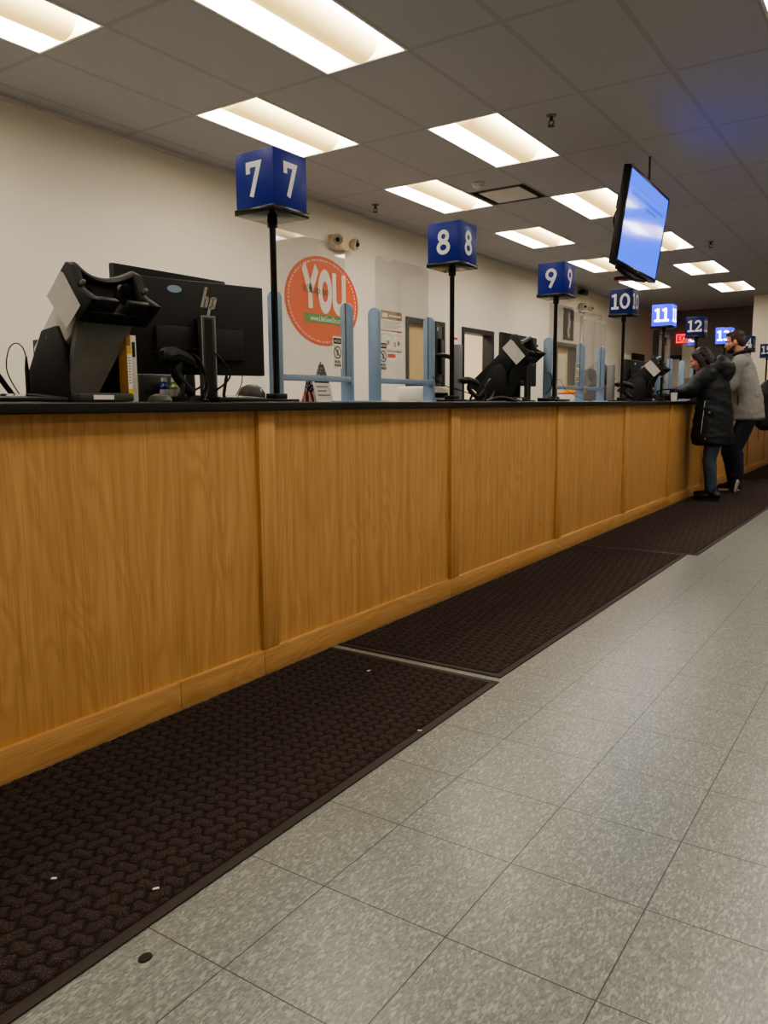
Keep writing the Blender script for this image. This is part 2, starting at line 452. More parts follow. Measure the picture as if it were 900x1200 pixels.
struct(mb.build('ceiling', 'ceil', smooth=False))

# left wall in segments around three doorways
doors = [(8.37, 9.33, 2.125), (9.82, 10.80, 2.11), (13.27, 14.38, 2.12)]
mb = MB(); y = YF
for a, b, h in doors:
    mb.box(WL-.14, y, 0, WL, a, H); mb.box(WL-.14, a, h, WL, b, H); y = b
mb.box(WL-.14, y, 0, WL, YB, H)
struct(mb.build('wall_left', 'wall', smooth=False))
struct(MB().box(WL-.14, YB, 0, -2.75, YB+.15, H).build('wall_back', 'wall_shaded', smooth=False))
struct(MB().box(-2.85, 17.4, 0, XR, 17.55, H).box(-2.85, 17.55, 0, -2.7, YB, H).build('wall_end', 'wall_lit', smooth=False))
struct(MB().box(XR, YF, 0, XR+.15, 17.4, H).build('wall_right', 'wall', smooth=False))
struct(MB().box(WL-.14, YF-.15, 0, XR+.15, YF, H).build('wall_front', 'wall', smooth=False))
struct(MB().box(WL, YF, H-.028, WL+.022, YB, H-.001).build('trim_1', 'vent_panel', smooth=False))
struct(MB().box(WL, YB-.022, H-.028, -2.85, YB, H-.001).build('trim_2', 'grey_mid', smooth=False))
mb = MB()
yy = YF
for a, b, h in doors: mb.box(WL, yy, 0, WL+.012, a, .1); yy = b
mb.box(WL, yy, 0, WL+.012, YB, .1)
struct(mb.build('baseboard_left', 'black_matte', smooth=False))

def door_frame(parent, a, b, h, depth, mat='frame'):
    t = .055
    mb = MB(); xo = WL+.018
    mb.box(WL-depth, a, 0, xo, a+t, h); mb.box(WL-depth, b-t, 0, xo, b, h); mb.box(WL-depth, a+t, h-t*1.2, xo, b-t, h)
    return mb.build('door_frame', mat, parent, False)
def sthing(name):
    o = bpy.data.objects.new(name, None); COL.objects.link(o); o['kind'] = 'structure'; return o
d = sthing('door_1'); a, b, h = doors[0]
door_frame(d, a, b, h, .13)
MB().box(WL-.09, a+.055, .01, WL-.045, b-.055, h-.066, .004).build('door_leaf', 'door_wood', d)
MB().cyl((WL-.045, b-.13, 1.02), (WL+.0, b-.13, 1.02), .011).tube([(WL, b-.13, 1.02), (WL+.004, b-.2, 1.02), (WL+.002, b-.25, 1.02)], .009).build('door_handle', 'chrome', d)
d = sthing('door_2'); a, b, h = doors[1]
door_frame(d, a, b, h, .15)
struct(MB().box(WL-2.2, a-1.6, 0, WL-2.1, b+.6, H).box(WL-2.1, b+.5, 0, WL-.14, b+.6, H).box(WL-2.1, a-1.6, 0, WL-.14, a-1.5, H).box(WL-2.2, a-1.6, 2.72, WL-.14, b+.6, 2.8).build('wall_corridor', 'wall_lit', smooth=False))
d = sthing('door_3'); a, b, h = doors[2]
door_frame(d, a, b, h, .13, 'frame_grey')
MB().box(WL-.10, a+.055, .01, WL-.055, b-.055, h-.066, .004).build('door_leaf', 'door_wood', d)
MB().box(WL-.054, a+.10, .95, WL-.040, a+.62, 1.93, .003).build('door_glazing', 'wall_lit', d)
MB().box(WL-.054, b-.40, .02, WL-.040, b-.06, h-.08, .003).build('door_dark_gap', 'frame_grey', d)  # dark panel put where the open doorway falls dark
# far end: doorway, black lintel; pale leaf colour stands in for the lit opening
d = sthing('door_4')
MB().box(-4.98, YB-.04, 0, -4.94, YB-.002, 2.05).box(-4.68, YB-.04, 0, -4.64, YB-.002, 2.05).box(-4.98, YB-.04, 2.05, -4.62, YB-.002, 2.14).build('door_frame', 'frame', d, False)
MB().box(-4.94, YB-.03, 0, -4.68, YB-.003, 2.05).build('door_leaf', 'wall_lit', d, False)

# ceiling lights
def make_light():
    t = thing('ceiling_light', 'x', 'ceiling light')
    w, l = PX, PY
    mb = MB(); f = .016
    mb.box(0, 0, -.004, w, f, .004).box(0, l-f, -.004, w, l, .004).box(0, f, -.004, f, l-f, .004).box(w-f, f, -.004, w, l-f, .004)
    mb.build('frame', 'white', t, False)
    # curved trough: two coves meeting over the lamp cover
    prof = []
    x0, x1, c = f, w-f, w/2
    for k in range(9):
        u = k/8; prof.append((x0+(c-x0)*u, .105*math.sin(u*PI*.5)**.8 if u > 0 else 0))
    prof += [(w-p[0], p[1]) for p in reversed(prof[:-1])]
    mb = MB()
    for (xa, za), (xb, zb) in zip(prof, prof[1:]):
        mb.poly([(xa, f, za), (xa, l-f, za), (xb, l-f, zb), (xb, f, zb)])
    mb.build('reflector', 'reflector', t)
    for yy in (f, l-f):
        pts = [(p[0], yy, p[1]) for p in prof]
        MB().poly(pts if yy > .5 else list(reversed(pts))).build('trough_end', 'trough_end', t, False)
    # half-round lamp cover with closed ends
    r = .122; zc = .104; mb = MB(); rings = []
    for yy, k in ((f+.02, .86), (f+.028, 1), (l-f-.028, 1), (l-f-.02, .86)):
        ring = [(c+r*k*math.cos(PI+PI*q/14), yy, zc+r*k*math.sin(PI+PI*q/14)) for q in range(15)]
        rings.append(ring)
    mb.loft(rings); mb.build('lamp_cover', 'basket', t, True, 50)
    return t
L0 = make_light()
def lab(row, k):
    return {0: 'wall-side row', 1: 'row over the counter', 2: 'row at the upper right corner', 3: 'row over the customer side'}[row]
ordn = ['first', 'second', 'third', 'fourth', 'fifth', 'sixth', 'seventh', 'eighth']
first = True
def put_light(x, y, label):
    global first
    if first: L0.location = (x, y, H); L0['label'] = label; L0['group'] = 'fluorescent ceiling lights'; first = False
    else: dup(L0, (x, y, H), 0, label, 'fluorescent ceiling lights')
r2lab = ['lit ceiling light at the top left corner of the photo', 'lit ceiling light right above the sign numbered 7',
         'lit ceiling light above and behind the sign numbered 8, beside the vent', 'lit ceiling light between signs 8 and 9, left of the screen',
         'lit ceiling light right behind the sign numbered 9', 'lit ceiling light above the sign numbered 10, below the screen']
r1lab = ['large lit ceiling light at the top edge, nearest over the counter', 'lit ceiling light in the middle of the ceiling above sign 8, near a sprinkler',
         'lit ceiling light directly left of the hanging screen', 'lit ceiling light partly hidden behind the right edge of the hanging screen',
         'lit ceiling light right of the screen, second farthest of its row', 'farthest lit ceiling light of its row, near the pale end wall']
for k, (x, y) in enumerate(ROW1[2:]): put_light(x, y, r1lab[k])
for k, (x, y) in enumerate(ROW2[1:]): put_light(x, y, r2lab[k])
put_light(*ROW0[2], 'lit ceiling light cut off by the upper right corner of the photo')
off = ROW1[:2]+ROW2[:1]+ROW0[:2]+ROW0[3:]+ROWR
for k, (x, y) in enumerate(off): put_light(x, y, 'lit ceiling light outside the photo over the customer side or nearer than the frame')

# vent, detectors, sprinklers
vx, vy = GX-3*PX, GY+3*PY+PY/2
t = thing('air_vent', 'square ceiling air vent with a pale panel and black slots', 'air vent', (vx, vy, H))
MB().box(.0, .0, -.002, PX, .022, .006).box(0, PY/2-.022, -.002, PX, PY/2, .006).box(0, .022, -.002, .022, PY/2-.022, .006).box(PX-.022, .022, -.002, PX, PY/2-.022, .006).build('frame', 'grey_mid', t, False)
MB().box(.0, .0, .05, PX, PY/2, .06).box(0, 0, .006, .004, PY/2, .05).box(PX-.004, 0, .006, PX, PY/2, .05).box(0, 0, .006, PX, .004, .05).box(0, PY/2-.004, .006, PX, PY/2, .05).build('duct', 'vent_dark', t, False)
MB().box(.085, .075, -.006, PX-.085, PY/2-.075, .004, .003).build('panel', 'vent_panel', t)
MB().box(.05, .04, .0, .056, PY/2-.04, .03).box(PX-.056, .04, 0, PX-.05, PY/2-.04, .03).box(.05, .04, 0, PX-.05, .046, .03).build('louver', 'black', t, False)
t = thing('smoke_detector', 'round white smoke detector on the ceiling beside the vent', 'smoke detector', (-3.65, 7.07, H))
MB().lathe([(.0, 0), (.062, 0), (.064, -.012), (.055, -.018), (.05, -.034), (.035, -.042), (0, -.043)]).build('housing', 'vent_panel', t)
MB().cyl((.02, 0, -.041), (.02, 0, -.046), .005).build('indicator', 'grey_dark', t)
t = thing('fire_strobe', 'dark red round alarm strobe on the ceiling below the screen', 'fire alarm', (-4.302, 13.57, H))
MB().lathe([(0, 0), (.12, 0), (.12, -.03), (.1, -.05), (0, -.052)]).build('housing', 'red_dome', t)
MB().ball((0, 0, -.05), (.05, .05, .025)).build('lens', 'white', t)
def sprinkler(loc, label, first=[None]):
    if first[0]: dup(first[0], loc, 0, label); return
    t = thing('sprinkler_head', label, 'sprinkler', loc, 0, 'ceiling sprinklers'); first[0] = t
    MB().lathe([(0, 0), (.038, 0), (.034, -.008), (0, -.009)]).build('escutcheon', 'grey_mid', t)
    MB().cyl((0, 0, -.005), (0, 0, -.04), .012).tube([(-.014, 0, -.036), (-.02, 0, -.055), (0, 0, -.075)], .004).tube([(.014, 0, -.036), (.02, 0, -.055), (0, 0, -.075)], .004).build('body', 'grey_dark', t)
    MB().lathe([(0, -.074), (.026, -.074), (.026, -.078), (0, -.079)]).build('deflector', 'grey_dark', t)
sprinkler((-2.385, 5.77, H), 'ceiling sprinkler head above the hanging screen, nearest the camera')
sprinkler((-4.915, 7.16, H), 'ceiling sprinkler head near the left wall, left of the sign 8')
sprinkler((-2.417, 11.32, H), 'small far ceiling sprinkler head to the right of the hanging screen')
t = thing('security_camera', 'small black security camera high on the left wall behind sign 9', 'security camera', (WL, 14.3, 3.06))
MB().box(0, -.03, -.03, .02, .03, .03, .004).cyl((.015, 0, 0), (.08, 0, .0), .012).build('bracket', 'black', t)
MB().box(.06, -.12, -.05, .15, .10, .04, .012).build('housing', 'black', t)
MB().cyl((.105, -.12, -.005), (.105, -.135, -.005), .03).build('lens', 'lens', t)

# emergency lights
def em_light(loc, label, first=[None]):
    if first[0]: return dup(first[0], loc, 0, label)
    t = thing('emergency_light', label, 'emergency light', loc, 0, 'emergency lights on the left wall'); first[0] = t
    MB().box(0, -.13, -.075, .085, .13, .075, .012).build('housing', 'cream', t)
    for yy, tilt in ((-.10, -.85), (.2, .35)):
        R = Matrix.Rotation(0, 3, 'Z')
        d = Vector((math.cos(tilt), math.sin(tilt), -.15)).normalized(); c = Vector((.10, yy, .01))
        h = MB().tube([c-d*.06, c-d*.05, c-d*.02, c+d*.03], [.015, .035, .058, .068], n=20, smooth=False, round_ends=False).build('lamp_head', 'cream', t)
        MB().tube([c+d*.025, c+d*.036], [.056, .054], n=20, smooth=False, round_ends=False).build('reflector', 'chrome', h)
        MB().ball(c+d*.036, .024).build('bulb', 'lens', h)
    MB().cyl((.085, -.05, -.05), (.09, -.05, -.05), .008).build('indicator', 'red', t)
    return t
em_light((WL, 6.98, 2.77), 'cream twin-head emergency light on the wall above the orange oval sticker')
em_light((WL, 14.45, 2.80), 'cream twin-head emergency light on the wall between signs 9 and 10')

# oval sticker on wall
t = thing('wall_sticker', 'large orange oval sticker reading YOU on the left wall', 'sticker', (WL, 6.745, 2.135))
def oval(mb, ry, rz, x, n=64): return mb.poly([(x, ry*math.cos(2*PI*k/n), rz*math.sin(2*PI*k/n)) for k in range(n)])
RY, RZ = .625, .46
oval(MB(), RY, RZ, .003).build('backing', 'orange_edge', t, False)
oval(MB(), RY*.955, RZ*.955, .004).build('face', 'orange', t, False)
mb = MB()
for k in range(70):
    a0 = 2*PI*k/70; a1 = a0+2*PI/70*(.3+.45*random.random())
    q = lambda a, s: (.0046, RY*s*math.cos(a), RZ*s*math.sin(a))
    mb.poly([q(a0, .90), q(a1, .90), q(a1, .925), q(a0, .925)])
mb.build('ring_lettering', 'flag_white', t, False)
def yfit(txt, yc, zc, w, h, mat, x, bold, name): lettering(name, txt, w, h, '+x', (x, yc, zc), mat, t, bold)
# big condensed letters drawn as strokes
def big(strokes, y0, w, z0, h, name):
    mb = MB()
    for pts, cl in strokes: ribbon(mb, pts, cl, .29, 0, 1, 0)
    me = bpy.data.meshes.new(name); mb.xf(Matrix.Translation((0, .5, 0))); mb.xf(Matrix.Diagonal((w, h, 1, 1))); mb.bm.to_mesh(me); mb.bm.free()
    me.transform(face_m('+x', (.006, y0, z0))); link(name, me, 'flag_white', t, False)
big([([(.02, 1), (.46, .42), (.46, 0)], 0), ([(.92, 1), (.46, .42)], 0)], -.33, .24, -.085, .42, 'letter')
big([(arc(.5, .5, .36, .40, 0, 360, 40), 1)], -.09, .235, -.105, .42, 'letter')
big([([(.14, 1), (.14, .35)]+arc(.5, .34, .36, .24, 180, 360, 18)+[(.86, .35), (.86, 1)], 0)], .155, .235, -.105, .42, 'letter')
yfit("It's up to", -.13, .10, .42, .105, 'ink_green', .0075, .0, 'lettering')
MB().box(.004, -.32, -.225, .0062, .42, -.135, .0).build('band', 'green', t, False)
yfit('www.LifeGoesOn.com', .05, -.18, .56, .055, 'flag_white', .0078, .01, 'lettering')

# posters on left wall
t = thing('notice_poster', 'tall notice poster with brown header and red box left of the wooden door', 'poster', (WL, 8.055, 1.58))
MB().box(.001, -.235, 0, .004, .235, .585).build('sheet', 'paper', t, False)
MB().box(.004, -.225, .475, .005, .225, .575).build('header', 'tan', t, False)
MB().box(.005, -.205, .495, .006, -.09, .545).box(.005, -.06, .51, .006, .2, .53).build('header_marks', 'flag_white', t, False)
mb = MB()
for k in range(6): mb.box(.004, -.2+.02*(k % 2), .45-.016*k, .0048, .19-.05*(k % 3), .456-.016*k)
for yy in (-.21, .02):
    mb.box(.004, yy, .125, .0048, yy+.2, .13).box(.004, yy, .295, .0048, yy+.2, .3).box(.004, yy, .125, .0048, yy+.004, .3).box(.004, yy+.196, .125, .0048, yy+.2, .3)
    mb.box(.004, yy+.03, .16, .0048, yy+.07, .22).box(.004, yy+.10, .18, .0048, yy+.16, .23)
mb.build('print', 'ink_grey', t, False)
MB().box(.004, -.225, .335, .005, .0, .35).box(.004, -.225, .095, .005, .225, .115).build('rule', 'tan', t, False)
MB().box(.004, .0, .335, .0052, .225, .352).box(.004, -.09, .03, .005, .08, .075).build('red_box', 'red', t, False)
t = thing('wall_poster', 'dark grey poster with a pale figure above the far doorway', 'poster', (WL, 13.82, 2.175))
MB().box(.001, -.24, 0, .012, .24, .55).build('sheet', 'column_dark', t, False)
mb = MB(); mb.ball((.013, 0, .44), (.003, .04, .045)).tube([(.013, 0, .4), (.013, .03, .28), (.013, -.03, .16), (.013, .02, .05)], .045, r2=.004, ref=(0, 1, 0), n=8)
mb.build('figure', 'grey_light', t)
t = thing('storage_cabinet', 'tall pale grey two-door cabinet on the left wall behind the blue shields', 'cabinet', (WL+.014, 14.42, 0))
MB().box(0, 0, 0, .03, 1.34, 2.66, .004).build('carcass', 'white', t)
for yy in (.04, .69):
    dd = MB().box(.03, yy, .06, .045, yy+.61, 2.60, .004).build('door', 'grey_light', t)
    MB().box(.045, yy+(.55 if yy < .5 else .04), 1.05, .06, yy+(.57 if yy < .5 else .06), 1.2, .004).build('handle', 'chrome', dd)
t = thing('wall_notice', 'small white notice with red print on the wall beside the pole of sign 8', 'notice', (WL, 9.62, 1.80))
MB().box(.001, -.09, 0, .003, .09, .2).build('sheet', 'paper', t, False)
MB().box(.003, -.08, .12, .0038, .08, .155).build('print', 'red', t, False)
t = thing('hanging_sheet', 'white sheet hanging on the far left wall behind sign 10', 'sheet', (WL, 17.05, 1.2))
mb = MB(); pts = [(.03+.02*math.sin(k*1.7), -.28+.56*k/12) for k in range(13)]
for (xa, ya), (xb, yb) in zip(pts, pts[1:]): mb.poly([(xa, ya, 0), (xb, yb, 0), (xb, yb, .9-.1*abs(yb)), (xa, ya, .9-.1*abs(ya))])
mb.build('cloth', 'paper', t)
t = thing('wall_plaque', 'black wide plaque on the far left wall above the monitor of station 10', 'sign', (WL, 18.1, 2.0))
MB().box(.001, -.45, 0, .03, .45, .14, .004).build('panel', 'black', t)
# far wall pieces; white boards stand in for lit openings
t = thing('exit_sign', 'red lit EXIT sign on the grey far wall', 'sign', (-4.61, YB, 2.42))
MB().box(-.17, -.05, 0, .17, 0, .2, .006).build('housing', 'exit_red', t)
lettering('lettering', 'EXIT', .27, .14, '-y', (0, -.052, .1), 'exit_letter', t, .02)
t = thing('bright_opening_panel', 'tall narrow white panel standing in for a lit opening on the far wall left of the pole of sign 11', 'panel', (-5.05, YB, 0))
MB().box(-.11, -.06, 0, .11, -.002, 2.62, .004).build('board', 'paper', t)
MB().box(-.02, -.075, 2.38, .07, -.06, 2.56, .003).build('plate', 'black', t)
t = thing('bright_opening_panel', 'tall white panel standing in for a lit opening on the far wall under the exit sign', 'panel', (-4.50, YB, 0))
MB().box(-.125, -.06, 0, .125, -.002, 2.38, .004).build('board', 'paper', t)
MB().box(-.125, -.066, 1.72, .125, -.06, 1.75).build('rail', 'white', t)

# ------------------------------------------------------------------ counter
seams = [-.78, .71, 2.21, 3.70, 5.21, 6.72, 8.20, 9.70, 11.2, 12.7, 14.2, 15.7, 17.2]
XP, XK = -2.068, -2.05
labs = ['oak counter unit outside the photo, nearest the camera', 'oak counter unit at the left edge of the photo, before sign 7',
        'oak counter unit between the signs numbered 7 and 8', 'oak counter unit between the signs numbered 8 and 9 with a small round hole',
        'oak counter unit between the signs numbered 9 and 10', 'oak counter unit between the signs numbered 10 and 11',
        'oak counter unit in front of which the woman in the navy coat stands', 'oak counter unit behind the man in the grey fleece',
        'oak counter unit beyond the man, below sign 14', 'oak counter unit at the right edge of the photo', 'oak counter unit beyond the right edge, second from the end', 'oak counter unit at the far end of the counter']
for k, (a, b) in enumerate(zip(seams, seams[1:])):
    t = thing('counter_unit', labs[k], 'counter', (0, a, 0), 0, 'oak service counter units')
    L = b-a
    MB().box(XP-.02, .0, .10, XP, L-.012, 1.027).build('front_panel', 'oak', t, False)
    MB().box(XP-.018, -.012, .10, XK, -.0, 1.027, .0015).box(XP-.018, -.0, .10, XK, .078, 1.027, .0015).build('stile', 'oak', t)
    joint = 1.062 if k == 1 else None
    if joint:
        MB().box(XP-.02, -.012, 0, XK, joint-.001, .10, .003).build('kickboard', 'oak_h', t)
        MB().box(XP-.02, joint+.0005, 0, XK, L-.0125, .10, .003).build('kickboard', 'oak_h', t)
    else: MB().box(XP-.02, -.012, 0, XK, L-.0125, .10, .003).build('kickboard', 'oak_h', t)
    MB().box(-2.80, 0, 0, -2.78, L-.012, 1.027).box(-2.78, 0, 0, XP-.02, .02, 1.027).build('carcass', 'grey_mid', t, False)
    if k == 3:
        MB().lathe([(.0, 0), (.011, 0), (.011, .004), (.006, .005), (0, .0051)], (XP, 4.545-a, .97), axis='x').build('grommet', 'sole_white', t)
        MB().lathe([(.0, .0), (.006, .0), (.006, .0056), (0, .0057)], (XP, 4.545-a, .97), axis='x').build('hole', 'ink', t)
mb = MB(); mb.box(-2.84, -1.2, 1.028, -2.012, 17.35, CT, .006, 3)
tag(mb.build('countertop', 'laminate'), 'long black laminate worktop running over all the oak counter units', 'countertop')

# ------------------------------------------------------------------ floor mats
def floor_mat(x0, x1, y0, y1, label, res, skew=0):
    t = thing('floor_mat', label, 'mat', (0, 0, 0), 0, 'dark brown mats along the counter')
    bw = .028
    ax, bx, ay, by = x0+.004, x1-bw, y0+bw, y1-bw
    nx, ny = max(2, int((bx-ax)/res)), max(2, int((by-ay)/res))
    X = np.linspace(ax, bx, nx+1); Y = np.linspace(ay, by, ny+1)
    gx, gy = np.meshgrid(X, Y)
    # interlocked wavy pads: rows of raised pads, alternate rows staggered
    pw, ph = .056, .040
    a_ = (gx+gy)*.7071; b_ = (gx-gy)*.7071
    row = b_/ph+.20*np.sin(2*np.pi*a_/pw)
    ri = np.floor(row); rf = row-ri
    u = a_/pw+.5*(ri % 2); uf = u-np.floor(u)
    e1 = np.minimum(rf, 1-rf)*ph; e2 = np.minimum(uf, 1-uf)*pw
    hgt = np.clip(np.minimum(e1, e2*.9)/.010, 0, 1)
    hgt = hgt*hgt*(3-2*hgt)*(.8+.2*rf)
    ed = np.clip(np.minimum(np.minimum(gx-ax, bx-gx), np.minimum(gy-ay, by-gy))/.012, 0, 1)
    hgt = hgt*ed
    rng = np.random.default_rng(3)
    z = .0025+.0085*hgt+rng.normal(0, .0006, hgt.shape)
    sk = (gy-y0)/(y1-y0)*skew*((gx-x0)/(x1-x0))
    co = np.stack([gx+sk, gy, z], -1).reshape(-1, 3)
    idx = np.arange((nx+1)*(ny+1)).reshape(ny+1, nx+1)
    q = np.stack([idx[:-1, :-1], idx[:-1, 1:], idx[1:, 1:], idx[1:, :-1]], -1).reshape(-1, 4)
    me = bpy.data.meshes.new('carpet'); me.vertices.add(len(co)); me.vertices.foreach_set('co', co.ravel())
    me.loops.add(q.size); me.loops.foreach_set('vertex_index', q.ravel().astype(np.int32))
    me.polygons.add(len(q)); me.polygons.foreach_set('loop_start', np.arange(0, q.size, 4, dtype=np.int32)); me.polygons.foreach_set('loop_total', np.full(len(q), 4, dtype=np.int32))
    me.update(); me.validate()
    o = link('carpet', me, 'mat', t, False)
    mb = MB(); s1 = skew
    P = lambda y: x1+(y-y0)/(y1-y0)*s1
    def strip(a, b, c, d, zt):
        mb.prism([a, b, c, d], lambda u, v, w: (u, v, w), .0005, zt, .0012)
    strip((P(y0+bw)-bw, y0+bw), (P(y0+bw), y0+bw), (P(y1-bw), y1-bw), (P(y1-bw)-bw, y1-bw), .005)
    strip((x0, y0), (P(y0), y0), (P(y0), y0+bw), (x0, y0+bw), .005)
    strip((x0, y1-bw), (P(y1), y1-bw), (P(y1), y1), (x0, y1), .005)
    mb.build('border', 'mat_edge', t)
floor_mat(-2.046, -1.20, -.55, 2.615, 'dark brown ribbed floor mat in the foreground, left of the vinyl strip gap', .0062, -.045)
floor_mat(-2.046, -1.262, 2.66, 5.60, 'dark brown ribbed floor mat below signs 8 and 9, second from the camera', .0075, .004)
floor_mat(-2.046, -1.19, 5.63, 8.62, 'dark brown ribbed floor mat just before the standing woman, third from the camera', .011, 0.03)
floor_mat(-2.046, -1.16, 8.65, 11.65, 'dark brown ribbed floor mat under the feet of the two customers', .014)
floor_mat(-2.046, -1.16, 11.68, 14.7, 'dark brown ribbed floor mat farthest off at the right edge', .02)
mb = MB(); mb.lathe([(0, .0004), (.012, .0004), (.011, .003), (.006, .0036), (0, .0037)], n=12); mb.xf(Matrix.Translation((-1.155, .882, 0)) @ Matrix.Diagonal((1.0, 1.25, 1, 1)))
tag(mb.build('gum_spot', 'gum'), 'dark flattened gum spot on the floor tile beside the foreground mat', 'stain')
def crumb(x, y, z, rz, label, sx=.006):
    mb = MB().box(-sx, -.003, 0, sx, .003, .002, .0008); mb.xf(Matrix.Translation((x, y, z)) @ Matrix.Rotation(rz, 4, 'Z'))
    tag(mb.build('paper_scrap', 'paper'), label, 'litter', 'white scraps on the foreground mat')
crumb(-1.256, 2.056, .0095, .4, 'white paper scrap near the right far corner of the foreground mat', .007)
crumb(-1.723, 2.436, .0095, 1.2, 'white paper scrap at the far end of the foreground mat', .008)
crumb(-1.30, 1.03, .0095, 1.0, 'white paper scrap near the front right edge of the foreground mat', .007)
crumb(-1.52, .93, .0095, .6, 'white paper scrap left on the near part of the foreground mat', .006)

# ------------------------------------------------------------------ station signs
def station_sign(num, y, lit=False, navy=False):
    t = thing('station_sign', f'{"glowing bright " if lit else ""}blue cube sign numbered {num} on a black pole', 'sign', (-2.22, y, CT), 0, 'numbered station signs on the counter')
    MB().box(-.06, -.075, 0, .06, .075, .012, .003).box(-.03, -.035, .012, .03, .035, .035, .004).build('base', 'black', t)
    MB().cyl((0, 0, .03), (0, 0, .735), .0135, n=16).cyl((0, 0, .70), (0, 0, .735), .021, n=16).build('pole', 'black_gloss', t)
    s = .1; z0, z1 = .738, .972
    MB().box(-s-.006, -s-.006, z0, s+.006, s+.006, z0+.022, .002).build('tray', 'black_gloss', t)
    b = MB().box(-s, -s, z0+.022, s, s, z1, .003).build('box', 'sign_lit' if lit else ('sign_navy' if navy else 'sign_blue'), t)
    for f, d in (('-y', (0, -1)), ('+x', (1, 0)), ('+y', (0, 1)), ('-x', (-1, 0))):
        me = numeral_mesh(str(num), .132, .165); me.transform(face_m(f, (d[0]*(s+.0015), d[1]*(s+.0015), z0+.128)))
        link('numeral', me, 'numeral_lit' if lit else 'numeral', t, False)
for num, y, lit, nv in ((7, 2.497, 0, 0), (8, 3.99, 0, 0), (9, 5.525, 0, 0), (10, 7.11, 0, 1), (11, 8.44, 1, 0), (12, 9.87, 0, 1), (13, 11.5, 1, 0), (14, 13.2, 0, 1), (15, 15.1, 0, 1)):
    station_sign(num, y, lit, nv)

# ------------------------------------------------------------------ sneeze shields
XS = -2.40
def shield(ya, yb, label, sticker=None, top=1.822, extra=0):
    t = thing('sneeze_shield', label, 'sneeze shield', (XS, ya, CT), 0, 'clear shields with light blue posts')
    L = yb-ya; hp = .49
    for yy, sgn in ((0, 1), (L, -1))+(((L+extra, -1),) if extra else ()):
        r = .035; pts = [(-r, 0), (r, 0), (r, hp-r)]+[(r*math.cos(a), hp-r+r*math.sin(a)) for a in [PI*k/14 for k in range(1, 14)]]+[(-r, hp-r)]
        p = MB().prism(pts, lambda u, v, w: (u, w, v), yy-.011, yy+.011, .003).build('post', 'shield_blue', t)
        MB().box(-.0035, yy+sgn*.0112, .12, .0035, yy+sgn*.0122, hp-.004).build('groove', 'ink', p, False)
        MB().box(-.055, yy-.06, 0, .055, yy+.06, .008, .002).build('foot', 'shield_blue', t)
    spans = [(0, L)]+([(L, L+extra)] if extra else [])
    for a0, b0 in spans:
        MB().box(.004, a0+.006, .098, .03, b0+.004, .126, .003).build('rail', 'shield_blue', t)
    z1 = top-CT; r = .03
    for a0, b0 in spans:
        l = b0-a0
        pts = [(.013, .127), (l-.013, .127), (l-.013, z1-r)]+[(l-.013-r+r*math.cos(a), z1-r+r*math.sin(a)) for a in [PI/2*k/6 for k in range(1, 7)]]+[(.013+r-r*math.sin(a), z1-r+r*math.cos(a)) for a in [PI/2*k/6 for k in range(0, 7)]]
        MB().prism([(p[0]+a0, p[1]) for p in pts], lambda u, v, w: (w, u, v), -.003, .003).build('pane', 'acrylic', t, False)
    if sticker is not None:
        s = sticker
        d = MB().box(.0035, s-.035, .165, .0042, s+.035, .32).build('notice_sticker', 'paper', t, False)
        MB().box(.0042, s-.031, .285, .0048, s+.031, .312).build('heading_band', 'ink', d, False)
        lettering('lettering', 'NOTICE', .052, .014, '+x', (.0052, s, .2985), 'paper', d, .01)
        mb = MB(); ribbon(mb, arc(0, .5, .028, .028, 0, 360, 30), 1, .005, 0, 1, 0); ribbon(mb, [(-.018, .518), (.018, .482)], 0, .005, 0, 1, .0001)
        me = bpy.data.meshes.new('symbol'); mb.bm.to_mesh(me); mb.bm.free(); me.transform(face_m('+x', (.0046, s, .243))); link('symbol', me, 'ink', d, False)
        MB().box(.0044, s-.007, .228, .0046, s+.007, .258, .0).build('phone_mark', 'ink_grey', d, False)
        lettering('lettering', 'NO CELL', .044, .012, '+x', (.0046, s, .198), 'ink', d, .01)
        lettering('lettering', 'PHONE USE', .054, .012, '+x', (.0046, s, .180), 'ink', d, .01)
    return t
shield(2.70, 3.235, 'clear shield with blue posts between sign 7 and the small flags', .535-.085)
shield(3.478, 4.04, 'clear shield with blue posts directly left of the pole of sign 8', .075)
shield(5.835, 6.545, 'clear two-pane shield with three blue posts between signs 9 and 10', .64, extra=.525)
shield(8.98, 9.45, 'clear shield with blue posts directly beside the pole of the glowing sign 11')
shield(10.0, 10.6, 'clear shield with blue posts behind the woman in the navy coat')

